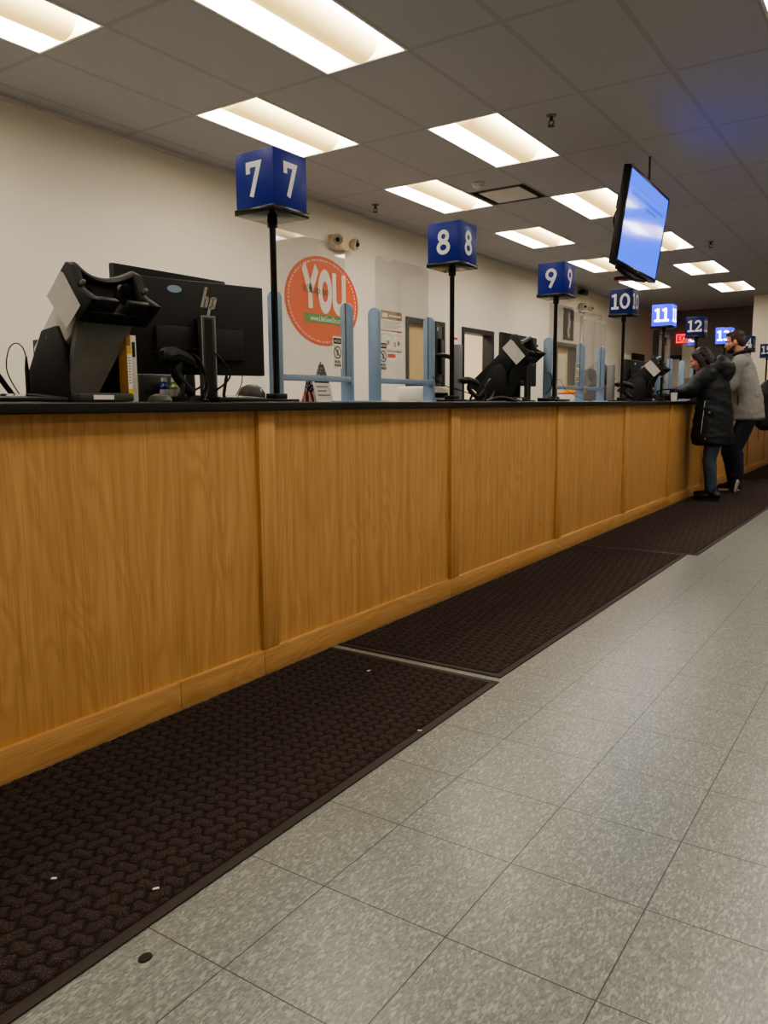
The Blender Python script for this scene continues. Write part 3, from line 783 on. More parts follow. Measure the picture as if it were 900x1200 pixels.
# ------------------------------------------------------------------ monitors
def monitor(name, label, loc, rz, w=.56, h=.335, zb=.11, logo=False, sticker=True, column=True, colmat='column_dark', tilt=0):
    """back faces local +x, width along +y, origin on the worktop below the panel centre"""
    t = thing(name, label, 'monitor', loc, rz, 'computer monitors on the counter')
    Rt = Matrix.Translation((0, 0, zb+h/2)) @ Matrix.Rotation(tilt, 4, 'Y') @ Matrix.Translation((0, 0, -zb-h/2))
    pan = MB().box(-.02, -w/2, zb, .012, w/2, zb+h, .005); pan.box(.012, -w/2+.10, zb+.05, .035, w/2-.10, zb+h-(.165 if logo else .09), .01); pan.xf(Rt)
    pan.build('panel', 'black_matte', t)
    MB().box(-.0225, -w/2+.008, zb+.014, -.0205, w/2-.008, zb+h-.008).xf(Rt).build('screen', 'lens', t, False)
    MB().box(-.0205, -w/2, zb+h, .0, w/2, zb+h+.0012).xf(Rt).build('top_edge', 'column_dark', t, False)
    if logo:
        # two slanted letters made of dots and bars
        mb = MB(); sl = .28
        def bar(y, z0, z1, wd=.006): mb.poly([(.0128, y+z0*sl-wd, z0), (.0128, y+z0*sl+wd, z0), (.0128, y+z1*sl+wd, z1), (.0128, y+z1*sl-wd, z1)])
        bar(-.016, -.022, .052); bar(-.001, -.022, .014); bar(.016, -.05, .014); bar(.031, -.022, .014)
        bar(-.0085, .008, .018, .010); bar(.0235, .008, .018, .010); bar(.0235, -.026, -.016, .010)
        mb.xf(Matrix.Translation((.0006, .037, zb+h-.070))); mb.xf(Rt); mb.build('logo', 'chrome', t, False)
    if sticker:
        mb = MB(); mb.poly([(.0128, -.09+.028*math.cos(2*PI*k/20), zb+h-.035+.013*math.sin(2*PI*k/20)) for k in range(20)]); mb.xf(Rt)
        mb.build('asset_sticker', 'grey_light' if not logo else 'shield_blue', t, False)
    mb = MB()
    for k in range(7): mb.box(.0125, -.09+.022*k, zb+.025, .0135, -.074+.022*k, zb+.033)
    mb.xf(Rt); mb.build('ports', 'grey_mid', t, False)
    if column:
        ch = .305 if logo else .37
        c = MB().box(.055, -.028, .012, .085, .028, ch, .004).build('stand_column', colmat, t)
        MB().box(.0852, -.015, .02, .0862, .015, ch-.01).build('column_inlay', 'black', c, False)
        MB().box(.0845, -.0285, .012, .0858, -.024, ch).box(.0845, .024, .012, .0858, .0285, ch).box(.0845, -.0285, ch-.004, .0858, .0285, ch+.001).build('column_edge', 'silver', c, False)
        MB().box(.03, -.03, zb+h*.5-.02, .056, .03, zb+h*.5+.03, .004).build('hinge', 'black', t)
        MB().box(-.09, -.10, 0, .10, .10, .012, .005).build('stand_base', 'black', t)
    return t
monitor('computer_monitor', 'black monitor seen from behind with silver logo and dark column, left of sign 7', (-2.215, 2.065, CT), math.radians(-15.5), logo=True, w=.555, zb=.10)
monitor('computer_monitor', 'black monitor behind the one with the silver logo, only its top edge showing', (-2.64, 2.33, CT), 0, w=.60, h=.34, zb=.20, sticker=False)
monitor('computer_monitor', 'black monitor turned nearly edge-on, left of the pole of sign 8', (-2.53, 4.36, CT), math.radians(24), w=.36, h=.36, zb=.12, colmat='column_grey', column=False)
t = thing('monitor_stand', 'tall grey monitor column right behind the pole of sign 8', 'monitor stand', (-2.36, 4.295, CT), 0)
MB().box(-.03, -.028, .012, .03, .028, .345, .004).build('column', 'column_grey', t)
MB().box(-.09, -.09, 0, .09, .09, .012, .005).build('base', 'black', t)
MB().tube([(-.03, -.01, .27), (-.06, -.04, .28), (-.085, -.085, .28)], .014).build('arm', 'black', t)
monitor('computer_monitor', 'black monitor seen from behind at the left of sign 9, behind a vision tester', (-2.50, 5.52, CT), math.radians(2), w=.66, h=.37, zb=.12, colmat='column_dark')
monitor('computer_monitor', 'small black monitor seen from behind between signs 10 and 11', (-2.52, 8.56, CT), math.radians(0), w=.78, h=.36, zb=.07, colmat='silver')
t = thing('monitor_stand', 'tall grey monitor column directly left of the pole of sign 10', 'monitor stand', (-2.42, 7.42, CT), 0)
MB().box(-.03, -.032, .012, .03, .032, .34, .004).build('column', 'column_grey', t)
MB().box(-.09, -.09, 0, .09, .09, .012, .005).build('base', 'black', t)
t = thing('computer_monitor', 'small dark monitor far behind the blue posts beside sign 11', 'monitor', (-3.1, 13.7, 1.0), math.radians(60))
MB().box(-.02, -.2, .16, .02, .2, .45, .006).build('panel', 'black_matte', t)
MB().box(-.02, -.03, .0, .02, .03, .2, .004).box(-.1, -.12, -.0, .1, .12, .012, .004).build('stand', 'black', t)
tag(MB().box(-3.5, 13.2, .97, -2.9, 14.2, 1.0, .004).box(-3.45, 13.25, 0, -3.4, 13.3, .97).box(-3.0, 13.25, 0, -2.95, 13.3, .97).box(-3.45, 14.1, 0, -3.4, 14.15, .97).box(-3.0, 14.1, 0, -2.95, 14.15, .97).build('clerk_desk', 'grey_mid', None, False), 'grey desk behind the counter carrying a far small monitor', 'desk')

# ------------------------------------------------------------------ vision testers
def vision_tester(label, loc, rz, light):
    t = thing('vision_tester', label, 'vision tester', loc, rz, 'vision testing machines on the counter')
    xz = lambda u, v, w: (u, w, v)
    body = 'grey_mid' if light else 'black_matte'
    W = .102
    MB().box(-.13, -W, 0, .135, W, .03, .008).build('base', 'black_matte' if not light else 'grey_dark', t)
    MB().box(.135, -.055, .008, .1365, .02, .022, .0).build('base_label', 'white', t, False)
    # left stand cheek
    cheek = [(-.125, .0), (.085, .0), (.085, .17), (.05, .235), (-.03, .225), (-.12, .09)] if light else [(-.15, .0), (.085, .0), (.085, .19), (.05, .245), (-.02, .235), (-.13, .09)]
    MB().prism(cheek, xz, -W-.012, -W+.006, .006).build('stand_cheek', 'black_matte', t)
    MB().prism(cheek, xz, W-.006, W+.012, .006).build('stand_cheek', 'black_matte', t)
    # tapering front plate
    mb = MB()
    f = [(.062, -W+.006, .03), (.062, .02, .03), (.15, W+.012, .268), (.15, -W+.006, .268)]
    bk = [(p[0]-.02, p[1], p[2]) for p in f]
    mb.add(f+bk, [(0,1,2,3), (7,6,5,4), (0,4,5,1), (1,5,6,2), (2,6,7,3), (3,7,4,0)])
    bmesh.ops.recalc_face_normals(mb.bm, faces=mb.bm.faces); mb.build('front_plate', body, t)
    MB().box(-.11, -W+.008, .03, .03, W-.008, .2, .004).build('core', 'black', t)
    # slanted body
    sl = [(-.10, .17), (.09, .36), (.15, .285), (.10, .20), (-.06, .10)] if light else [(-.21, .11), (.12, .395), (.17, .29), (.10, .20), (-.12, .05)]
    MB().prism(sl, xz, -W+.0, W-.0, .008).build('slanted_body', 'grey_light' if light else 'black_matte', t)
    # head with hood, forehead rest and openings
    d = Vector((.757, .653)); nrm = Vector((.653, -.757)); o = Vector((.085, .345)) if light else Vector((.085, .36))
    q = lambda a, b: (o.x+d.x*a+nrm.x*b, o.y+d.y*a+nrm.y*b)
    HW = .128
    head = [q(0, -.02), q(.085, -.02), q(.10, .01), q(.072, .075), q(.10, .15), q(.0, .145)]
    hd = thing('t', '', ''); bpy.data.objects.remove(hd)
    for a, b in ((-HW, -HW+.03), (HW-.03, HW)): MB().prism(head, xz, a, b, .006).build('hood_side', 'black_matte', t)
    core = [q(0, -.02), q(.045, -.02), q(.045, .145), q(.0, .145)]
    MB().prism(core, xz, -HW+.03, HW-.03, .004).build('head', 'black', t)
    # curved forehead rest (top) bowed away from the customer in the middle
    mb = MB(); pts = []
    for k in range(13):
        yy = -HW+.02+(2*HW-.04)*k/12; s = 1-(2*(k/12)-1)**2
        a = q(.082-.035*s, -.005+.012*s); pts.append((a[0], yy, a[1]))
    mb.tube(pts, .02, n=10, r2=.013, smooth=False); mb.build('forehead_rest', 'black', t)
    a = q(.06, .05); b = q(.06, .135)
    for yy in (-.05, .05):
        c = q(.042, .07); MB().tube([(c[0]-.01, yy, c[1]-.008), (c[0]+.008*d.x, yy, c[1]+.008*d.y)], [.026, .028], n=18, smooth=False, round_ends=False).build('eyepiece', 'black_gloss', t)
    lo = [q(.04, .118), q(.085, .118), q(.09, .138), q(.04, .143)]
    for a, b in ((-HW+.03, -.02), (.02, HW-.03)): MB().prism(lo, xz, a, b, .004).build('chin_ledge', 'black_matte', t)
    for yy in (-HW+.014, HW-.014):
        c = q(.083, .07); c2 = q(.09, .07); MB().tube([(c[0], yy, c[1]), (c2[0], yy, c2[1])], .008, n=10, smooth=False).build('rest_button', 'grey_mid', t)
    for sgn in ((-1,) if light else (-1, 1)):
        pl = [q(-.05, -.012), q(.05, -.012), q(.055, .0), q(.045, .125), q(-.05, .125)] if light else [q(-.03, -.005), q(.05, -.005), q(.055, .02), q(.055, .145), q(-.025, .145)]
        MB().prism(pl, xz, sgn*(HW+.0005), sgn*(HW+.003)).build('side_label', 'grey_light', t, False)
    for sgn in (-1, 1):
        MB().lathe([(0, 0), (.004, 0), (.004, .002), (0, .0021)], (-.0, sgn*(W+.012)+(-.002 if sgn < 0 else 0), .2), axis='y', n=10).build('screw', 'grey_mid', t)
    return t
vision_tester('large grey and black vision tester with forehead rest at the left of the counter', (-2.265, 1.60, CT), 0, True)
vision_tester('black vision tester with a white side label between signs 8 and 9', (-2.32, 4.86, CT), math.radians(0), False)
vision_tester('small black vision tester with a white side label between signs 10 and 11', (-2.30, 7.98, CT), math.radians(0), False)

# ------------------------------------------------------------------ small desk things
def sig_pad(label, loc, rz):
    t = thing('signature_pad', label, 'signature pad', loc, rz, 'electronic signature pads')
    xz = lambda u, v, w: (u, w, v)
    MB().prism([(-.075, 0), (.075, 0), (.075, .014), (-.075, .026)], xz, -.13, .13, .004).build('housing', 'black', t)
    m = Matrix.Translation((0, 0, .0205)) @ Matrix.Rotation(.08, 4, 'Y')
    MB().box(-.05, -.09, -.0005, .05, .07, .0005).xf(m).build('screen', 'lens', t, False)
    return t
sig_pad('black signature pad at the left edge of the photo', (-2.15, 1.29, CT), 0)
sig_pad('black signature pad in front of the monitor column, left of sign 7', (-2.15, 2.155, CT), 0)
sig_pad('black signature pad at the base of sign 9', (-2.13, 5.30, CT), .05)
def pen(label, base, top, cord, rz=0):
    t = thing('stylus_pen', label, 'stylus pen', base, 0, 'tethered stylus pens')
    tp = Vector(top)-Vector(base)
    MB().tube([(0, 0, 0), tp*.75, tp], [.0065, .0065, .003], n=10, smooth=False).build('barrel', 'black', t)
    MB().tube([tp]+[Vector(c)-Vector(base) for c in cord], .0018, n=6).build('cord', 'black', t)
pen('black tethered stylus standing upright left of the grey vision tester', (-2.36, 1.47, CT), (-2.36, 1.472, 1.205), [(-2.36, 1.462, 1.235), (-2.36, 1.44, 1.247), (-2.36, 1.415, 1.225), (-2.36, 1.405, 1.16), (-2.36, 1.44, 1.09), (-2.36, 1.47, CT+.003)])
pen('black tethered stylus leaning up behind the signature pad left of sign 7', (-2.28, 2.245, CT), (-2.28, 2.275, 1.185), [(-2.28, 2.285, 1.21), (-2.28, 2.31, 1.225), (-2.28, 2.35, 1.2), (-2.28, 2.355, 1.14), (-2.28, 2.30, CT+.003)])
pen('black tethered stylus behind the signature pad at sign 9', (-2.30, 5.68, CT+.001), (-2.30, 5.73, 1.19), [(-2.30, 5.77, 1.225), (-2.30, 5.85, 1.225), (-2.30, 5.98, 1.15), (-2.27, 6.2, 1.09), (-2.24, 6.35, CT+.004)])
t = thing('desk_phone', 'dark device with coiled black cords at the far left edge', 'telephone', (-2.52, 1.24, CT))
MB().prism([(-.09, 0), (.09, 0), (.09, .025), (-.09, .07)], lambda u, v, w: (u, w, v), -.1, .1, .008).build('base', 'black', t)
MB().tube([(-.05, -.085, .085), (-.05, .0, .1), (-.05, .085, .085)], [.024, .016, .024]).build('handset', 'black_matte', t)
MB().tube([(.0, .1, .02), (.02, .15, .12), (.02, .16, .2), (.02, .11, .24), (.02, .03, .22), (.02, -.02, .12)], .006).build('cord', 'black', t)
MB().tube([(.06, .1, .03), (.06, .17, .10), (.06, .22, .05), (.06, .25, .006)], .009).build('cord', 'black', t)
t = thing('keyboard', 'grey keyboard and papers lying behind the left signature pad', 'keyboard', (-2.55, 1.50, CT))
MB().box(-.07, -.1, 0, .07, .22, .022, .005).build('body', 'grey_mid', t)
mb = MB()
for a in range(4):
    for b in range(9): mb.box(-.058+a*.03, -.09+b*.033, .022, -.034+a*.03, -.064+b*.033, .028, .002, 1)
mb.build('keys', 'grey_light', t)
t = thing('slim_box', 'slim upright white and yellow box beside the grey vision tester', 'box', (-2.14, 1.695, CT), math.radians(25))
MB().box(-.03, -.014, 0, .0, .014, .24, .002).build('carton', 'kraft', t)
MB().box(.0, -.0142, 0, .0012, .0142, .18).build('label_strip', 'paper', t, False)
for za, zb in ((.155, .178), (.018, .042)): MB().box(.0012, -.0142, za, .0018, .0142, zb).build('yellow_band', 'yellow', t, False)
mb = MB()
for k in range(10): mb.box(.0012, -.010, .06+k*.009, .0016, .006, .0635+k*.009)
mb.build('print', 'ink_grey', t, False)
t = thing('slim_box', 'thin white carton standing behind the yellow-banded box', 'box', (-2.2, 1.762, CT), 0)
MB().box(-.03, -.010, 0, .0, .012, .222, .002).build('carton', 'white', t)
MB().box(.0, -.006, .15, .0006, .006, .2).build('print', 'ink', t, False)
def hand_scanner(label, loc, rz, first=[None]):
    if first[0]: return dup(first[0], loc, rz, label)
    t = thing('barcode_scanner', label, 'barcode scanner', loc, rz, 'barcode scanners on stands'); first[0] = t
    MB().lathe([(0, 0), (.05, 0), (.05, .008), (.03, .018), (0, .02)]).build('stand_foot', 'black', t)
    MB().tube([(0, 0, .01), (.01, .015, .05), (-.005, .01, .09)], .009).build('stand_neck', 'black', t)
    MB().tube([(0, -.055, .155), (0, -.02, .16), (0, .05, .145), (0, .075, .13)], [.035, .036, .03, .022], r2=[.026, .028, .024, .018], ref=(1, 0, 0)).build('head', 'black_matte', t)
    MB().tube([(0, .01, .14), (0, -.005, .10), (.0, .03, .06), (0, .07, .035)], [.02, .019, .018, .016]).build('grip', 'black', t)
    MB().box(-.026, -.094, .14, .026, -.085, .17, .004).build('window', 'lens', t)
    MB().tube([(0, .07, .035), (.02, .11, .06), (.02, .13, .10), (.02, .11, .12), (.02, .14, .06), (.03, .1, .006), (.04, .02, .004)], .004, n=6).build('cord', 'black', t)
    return t
hand_scanner('black barcode scanner in its stand in front of the silver-logo monitor', (-2.13, 1.885, CT), .15)
hand_scanner('black barcode scanner with tangled cords between the grey column and vision tester at sign 8', (-2.20, 4.17, CT), -.45).scale = (.78, .78, .78)
hand_scanner('black barcode scanner beside the pole of sign 10', (-2.26, 7.32, CT), -.9)
t = thing('desk_printer', 'dark grey desktop printer behind the barcode scanner at station 7', 'printer', (-2.56, 2.08, CT))
MB().box(-.12, -.11, 0, .12, .10, .11, .012).build('body', 'grey_mid', t)
MB().box(.12, -.08, .03, .124, .07, .05).build('slot', 'black', t, False)
t = thing('desk_printer', 'white printer behind the blue post of the shield left of sign 8', 'printer', (-2.68, 4.44, CT))
MB().box(-.1, -.17, 0, .1, .17, .10, .012).build('body', 'white', t)
MB().box(-.06, -.13, .10, .06, .13, .125, .006).build('lid', 'column_dark', t)
MB().box(.1, -.14, .03, .104, .14, .06).build('slot', 'black', t, False)
def bottle(label, loc, mat):
    t = thing('bottle', label, 'bottle', loc, 0, 'small bottles beside the printer')
    MB().lathe([(0, 0), (.017, 0), (.018, .01), (.018, .06), (.009, .072), (.009, .08), (0, .08)]).build('body', mat, t)
    MB().lathe([(0, .079), (.011, .079), (.011, .094), (0, .095)]).build('cap', 'white', t)
    MB().lathe([(.0183, .02), (.0183, .05)], n=20).build('label_wrap', 'paper', t)
bottle('small blue bottle standing beside the printer at station 7', (-2.42, 2.075, CT), 'blue_bottle')
bottle('small pale green bottle standing beside the printer at station 7', (-2.42, 2.125, CT), 'green_bottle')
t = thing('cup', 'dark rounded desk webcam half hidden behind the base of sign 7', 'webcam', (-2.46, 2.60, CT)); t.name = 'webcam'
MB().lathe([(0, 0), (.055, 0), (.062, .012), (.06, .04), (.045, .066), (.02, .078), (0, .08)]).build('housing', 'grey_dark', t)
MB().box(.048, .0, .035, .056, .008, .06, .002).build('mark', 'white', t)
t = thing('computer_mouse', 'dark computer mouse between the yellow-banded box and the monitor column', 'computer mouse', (-2.10, 1.78, CT))
MB().lathe([(0, 0), (.028, 0), (.029, .006), (.024, .019), (.012, .027), (0, .028)]).xf(Matrix.Diagonal((1.8, 1, 1, 1))).build('shell', 'grey_mid', t)
MB().tube([(-.05, 0, .012), (-.1, .05, .004), (-.06, .15, .004), (-.02, .22, .004)], .0022, n=6).build('cord', 'black', t)
def cable(pts, label, r=.0035):
    o = MB().tube(pts, r, n=6).build('cable', 'black'); return tag(o, label, 'cable', 'black cables on the counter')
cable([(-2.19, 2.0, 1.25), (-2.13, 2.06, 1.24), (-2.10, 2.11, 1.16), (-2.12, 2.05, 1.10), (-2.13, 1.97, CT+.004)], 'black cable looping down from the back of the silver-logo monitor', .004)
cable([(-2.19, 1.93, 1.24), (-2.13, 1.98, 1.22), (-2.11, 2.0, 1.14), (-2.12, 1.99, 1.08), (-2.14, 2.02, CT+.004)], 'thin black cable hanging down left of the monitor column', .003)
cable([(-2.22, 4.25, CT+.004), (-2.2, 4.33, 1.12), (-2.2, 4.44, 1.20), (-2.2, 4.50, 1.13), (-2.2, 4.42, CT+.004)], 'black cable arching beside the barcode scanner at sign 8', .005)
cable([(-2.2, 4.40, CT+.006), (-2.16, 4.5, 1.09), (-2.13, 4.62, 1.075), (-2.12, 4.70, CT+.006)], 'thick black cable lying before the vision tester at sign 9', .008)
cable([(-2.27, 3.86, 1.20), (-2.25, 3.98, 1.15), (-2.24, 4.12, 1.13), (-2.22, 4.25, 1.10), (-2.2, 4.3, CT+.004)], 'thin black cable crossing behind the pole of sign 8', .003)
cable([(-2.38, 5.72, 1.28), (-2.36, 5.80, 1.27), (-2.36, 5.82, 1.18), (-2.38, 5.76, 1.12)], 'black cable loop at the monitor left of sign 9', .004)
tag(MB().box(-2.50, 4.47, CT, -2.44, 4.49, CT+.001).box(-2.475, 4.47, CT, -2.465, 4.475, CT+.14).box(-2.475, 4.43, CT+.08, -2.473, 4.50, CT+.15).build('price_tag', 'yellow', None, False), 'yellow card standing behind the pole of sign 8', 'card')
tag(MB().box(-2.19, 4.28, CT, -2.09, 4.44, CT+.002).build('paper_sheet', 'paper', None, False), 'white sheet of paper on the counter right of the pole of sign 8', 'paper')
tag(MB().box(-2.25, 3.16, CT, -2.08, 3.34, CT+.002).build('paper_sheet', 'paper', None, False), 'white sheet of paper on the counter under the first shield', 'paper')
# flags and card
def flag(label, base, top, hang, w, rz=0, h=.0):
    """small cloth flag on a stick; cloth droops from the upper stick"""
    t = thing('small_flag', label, 'flag', base, rz, 'small striped flags on sticks')
    B = Vector(base); T = Vector(top)-B
    MB().cyl((0, 0, 0), T, .0022, n=8).ball(T, .005).build('stick', 'black', t)
    # cloth: upper end gathered at stick, widening downward
    def cl(u, v):   # u along stick-down 0..1, v 0..1 outwards
        p = T*(.97-.04*u); wv = w*(.12+.88*u)
        return (p.x+.012*math.sin(v*7+u*2), p.y+(v-.55)*wv, T.z*.96-u*hang-.02*v*0)
    nu, nv = 13, 8
    for part, mat, sel in (('canton', 'flag_blue', lambda i, j: i < 7), ('red_stripes', 'flag_red', lambda i, j: i >= 7 and j % 2 == 0), ('white_stripes', 'flag_white', lambda i, j: i >= 7 and j % 2 == 1)):
        mb = MB()
        for i in range(nu):
            for j in range(nv):
                if sel(i, j): mb.poly([cl(i/nu, j/nv), cl(i/nu, (j+1)/nv), cl((i+1)/nu, (j+1)/nv), cl((i+1)/nu, j/nv)])
        mb.build(part, mat, t)
    mb = MB()
    for i in range(1, 7):
        for j in range(nv):
            if (i+j) % 2:
                c = cl((i+.5)/nu, (j+.5)/nv); s = .0032+.0012*i/6
                mb.poly([(c[0]+.003, c[1]-s, c[2]), (c[0]+.003, c[1], c[2]-s), (c[0]+.003, c[1]+s, c[2]), (c[0]+.003, c[1], c[2]+s)])
    mb.build('stars', 'flag_white', t)
flag('small striped flag, leftmost of the three, drooping beside the white card', (-2.6, 3.165, CT), (-2.6, 3.16, 1.185), .12, .125)
flag('small striped flag, middle one of the three, half behind the card', (-2.66, 3.27, CT), (-2.66, 3.255, 1.185), .115, .07)
flag('small striped flag, tallest of the three, above the white card', (-2.68, 3.41, CT), (-2.68, 3.37, 1.275), .205, .23)
t = thing('card_holder', 'white handwritten card in front of the small flags', 'card', (-2.56, 3.245, CT))
MB().prism([(0, 0), (.004, 0), (-.02, .10), (-.024, .10)], lambda u, v, w: (u, w, v), -.065, .075).build('card', 'paper', t, False)
mb = MB()
for k, (a, b) in enumerate(((-.045, .05), (-.04, .03), (-.045, .055))):
    zz = .078-.022*k; mb.box(.0052-.24*zz+.0, a, zz, .0058-.24*zz, b, zz+.006)
mb.build('handwriting', 'ink_grey', t, False)
MB().box(-.03, -.03, 0, .02, .03, .006, .002).build('foot', 'white', t)
t = thing('pen_cup', 'white pen cup on the counter at the foot of sign 11', 'cup', (-2.12, 8.56, CT))
MB().lathe([(0, 0), (.03, 0), (.034, .09), (.031, .09), (.027, .006), (0, .006)]).build('cup', 'white', t)
MB().cyl((0, 0, .01), (.015, .02, .15), .004).build('pen', 'blue_bottle', t)
t = thing('paper_pile', 'yellow and red forms piled behind the shield right of sign 9', 'papers', (-2.72, 7.2, CT))
MB().box(-.08, -.14, 0, .08, .10, .07, .003).build('red_forms', 'flag_white', t)
MB().box(-.08, -.14, .07, .08, .10, .085, .002).build('red_form', 'red', t)
MB().box(-.08, .0, .085, .08, .18, .15, .004).build('yellow_pad', 'yellow', t)

# ------------------------------------------------------------------ hanging screen
tc = Vector((-1.947, 6.69, 2.447)); yaw = -.033; tilt = .137
t = thing('wall_television', 'large flat television hanging from the ceiling, lit plain blue', 'television', tc, -yaw); t.name = 'hanging_television'
W2, H2 = 1.23/2, .71/2
Rt = Matrix.Rotation(tilt, 4, 'Y')
MB().box(-.055, -W2, -H2, .0, W2, H2, .008).xf(Rt).build('housing', 'black', t)
MB().box(.0, -W2, -H2, .006, W2, -H2+.035, .002).box(0, -W2, H2-.022, .006, W2, H2, .002).box(0, -W2, -H2+.035, .006, -W2+.022, H2-.022, .002).box(0, W2-.022, -H2+.035, .006, W2, H2-.022, .002).xf(Rt).build('bezel', 'black_gloss', t)
scr = MB().box(.0002, -W2+.022, -H2+.035, .0025, W2-.022, H2-.022).xf(Rt).build('screen', 'tv_screen', t, False)
mb = MB()
for (a, b, z0, z1) in ((-.55, .5, .235, .24), (-.42, -.36, .10, .125), (-.05, .28, .13, .155), (.2, .38, .055, .075), (-.5, .5, .17, .20)):
    mb.box(.0026, a, z0, .0029, b, z1)
mb.xf(Rt).build('screen_text', 'tv_text', scr, False)
MB().box(.006, -.03, -H2+.01, .0068, .03, -H2+.022).xf(Rt).build('badge', 'silver', t, False)
MB().tube([(-.03, -W2+.18, -H2-.005), (-.035, 0, -H2-.03), (-.03, W2-.25, -H2-.005)], .025, r2=.02, ref=(1, 0, 0)).xf(Rt).build('speaker_bar', 'black_matte', t)
MB().box(-.10, -.22, -.18, -.055, .22, .18, .006).xf(Rt).build('bracket', 'black', t)
MB().cyl((-.10, .50, -.12), (-.10, .50, H-tc.z), .009).box(-.115, .0, -.1, -.09, .52, .02).build('ceiling_pole', 'grey_dark', t)
MB().box(-.085, -W2+.06, .05, -.055, -W2+.11, .16, .004).tube([(-.07, -W2+.08, .06), (-.09, -W2+.08, -.02), (-.07, -W2+.09, -.1)], .008).xf(Rt).build('cable_port', 'black_matte', t)

# ------------------------------------------------------------------ people
def remesh(mb, voxel, smooth_it=4, wr=0, wscale=6, seed=0):
    me = bpy.data.meshes.new('tmp'); mb.bm.to_mesh(me); mb.bm.free()
    o = bpy.data.objects.new('tmp', me); COL.objects.link(o)
    m = o.modifiers.new('r', 'REMESH'); m.mode = 'VOXEL'; m.voxel_size = voxel
    s = o.modifiers.new('s', 'SMOOTH'); s.iterations = smooth_it; s.factor = .5
    dg = bpy.context.evaluated_depsgraph_get(); out = bpy.data.meshes.new_from_object(o.evaluated_get(dg))
    bpy.data.objects.remove(o); bpy.data.meshes.remove(me)
    if wr:
        for v in out.vertices:
            p = v.co*wscale+Vector((seed, seed, 0)); p.z *= 1.7
            v.co += v.normal*wr*(noise.noise(p)+.5*noise.noise(p*2.1))
    return out
def hand(mb, w, d, nrm, side, curl=.5, grip=None):
    """palm + 4 fingers + thumb; d forward, nrm = back of hand direction, side=+1 thumb along +s"""
    d = Vector(d).normalized(); nrm = Vector(nrm); nrm = (nrm-d*nrm.dot(d)).normalized(); s = d.cross(nrm)*side; w = Vector(w)
    mb.tube([w-d*.02, w+d*.02, w+d*.085], [.026, .036, .04], r2=[.02, .017, .014], ref=s, n=12, smooth=False)
    for off, ln in ((.03, .068), (.010, .078), (-.011, .072), (-.031, .056)):
        b = w+d*.08+s*off; p1 = b+d*ln*.45-nrm*ln*.12*curl; p2 = p1+d*ln*.3-nrm*ln*.25*curl; p3 = p2+d*ln*.2-nrm*ln*.3*curl
        mb.tube([b-d*.02, b, p1, p2, p3], [.0095, .0095, .009, .0085, .0075], n=8, smooth=False)
    b = w+d*.02+s*.032; mb.tube([b-s*.012, b+s*.018+d*.022, b+s*.028+d*.05-nrm*.008, b+s*.026+d*.07-nrm*.014], [.013, .012, .0105, .009], n=8, smooth=False)
def head_parts(mb, c, R, sc=1, female=False):
    T = lambda p: Vector(c)+R @ (Vector(p)*sc)
    mb.ball(T((0, -.012, .035)), tuple(q*sc for q in (.074, .094, .088)), R)
    mb.ball(T((0, .02, -.02)), tuple(q*sc for q in (.062, .072, .085)), R)
    mb.ball(T((0, .045, -.075)), tuple(q*sc for q in (.042, .042, .032)), R)      # jaw / chin
    mb.ball(T((0, .072, .022)), tuple(q*sc for q in (.052, .02, .014)), R)        # brow
    for s in (-1, 1): mb.ball(T((s*.034, .066, -.02)), tuple(q*sc for q in (.026, .022, .022)), R)
    mb.tube([T((0, .083, .018)), T((0, .1, -.012)), T((0, .107, -.026))], [.009*sc, .012*sc, .015*sc], n=8, smooth=False)
    for s in (-1, 1):
        mb.ball(T((s*.012, .094, -.028)), .010*sc, R)
        mb.ball(T((s*.076, -.005, -.005)), tuple(q*sc for q in (.011, .02, .033)), R)
    mb.ball(T((0, .085, -.058)), tuple(q*sc for q in (.025, .014, .012)), R)
def face_bits(parent, c, R, skin_lip='lip', brow='hair'):
    T = lambda p: Vector(c)+R @ Vector(p)
    for s in (-1, 1):
        e = MB().ball(T((s*.031, .079, .004)), .0125).build('eye', 'white', parent)
        MB().ball(T((s*.031, .0885, .004)), .0055).build('iris', 'eye', e)
        MB().tube([T((s*.013, .092, .024)), T((s*.033, .090, .028)), T((s*.052, .078, .021))], .0045, n=6).build('eyebrow', brow, parent)
    MB().tube([T((-.024, .088, -.056)), T((0, .1, -.057)), T((.024, .088, -.056))], [.003, .0065, .003], n=8, r2=[.003, .006, .003]).build('lips', skin_lip, parent)

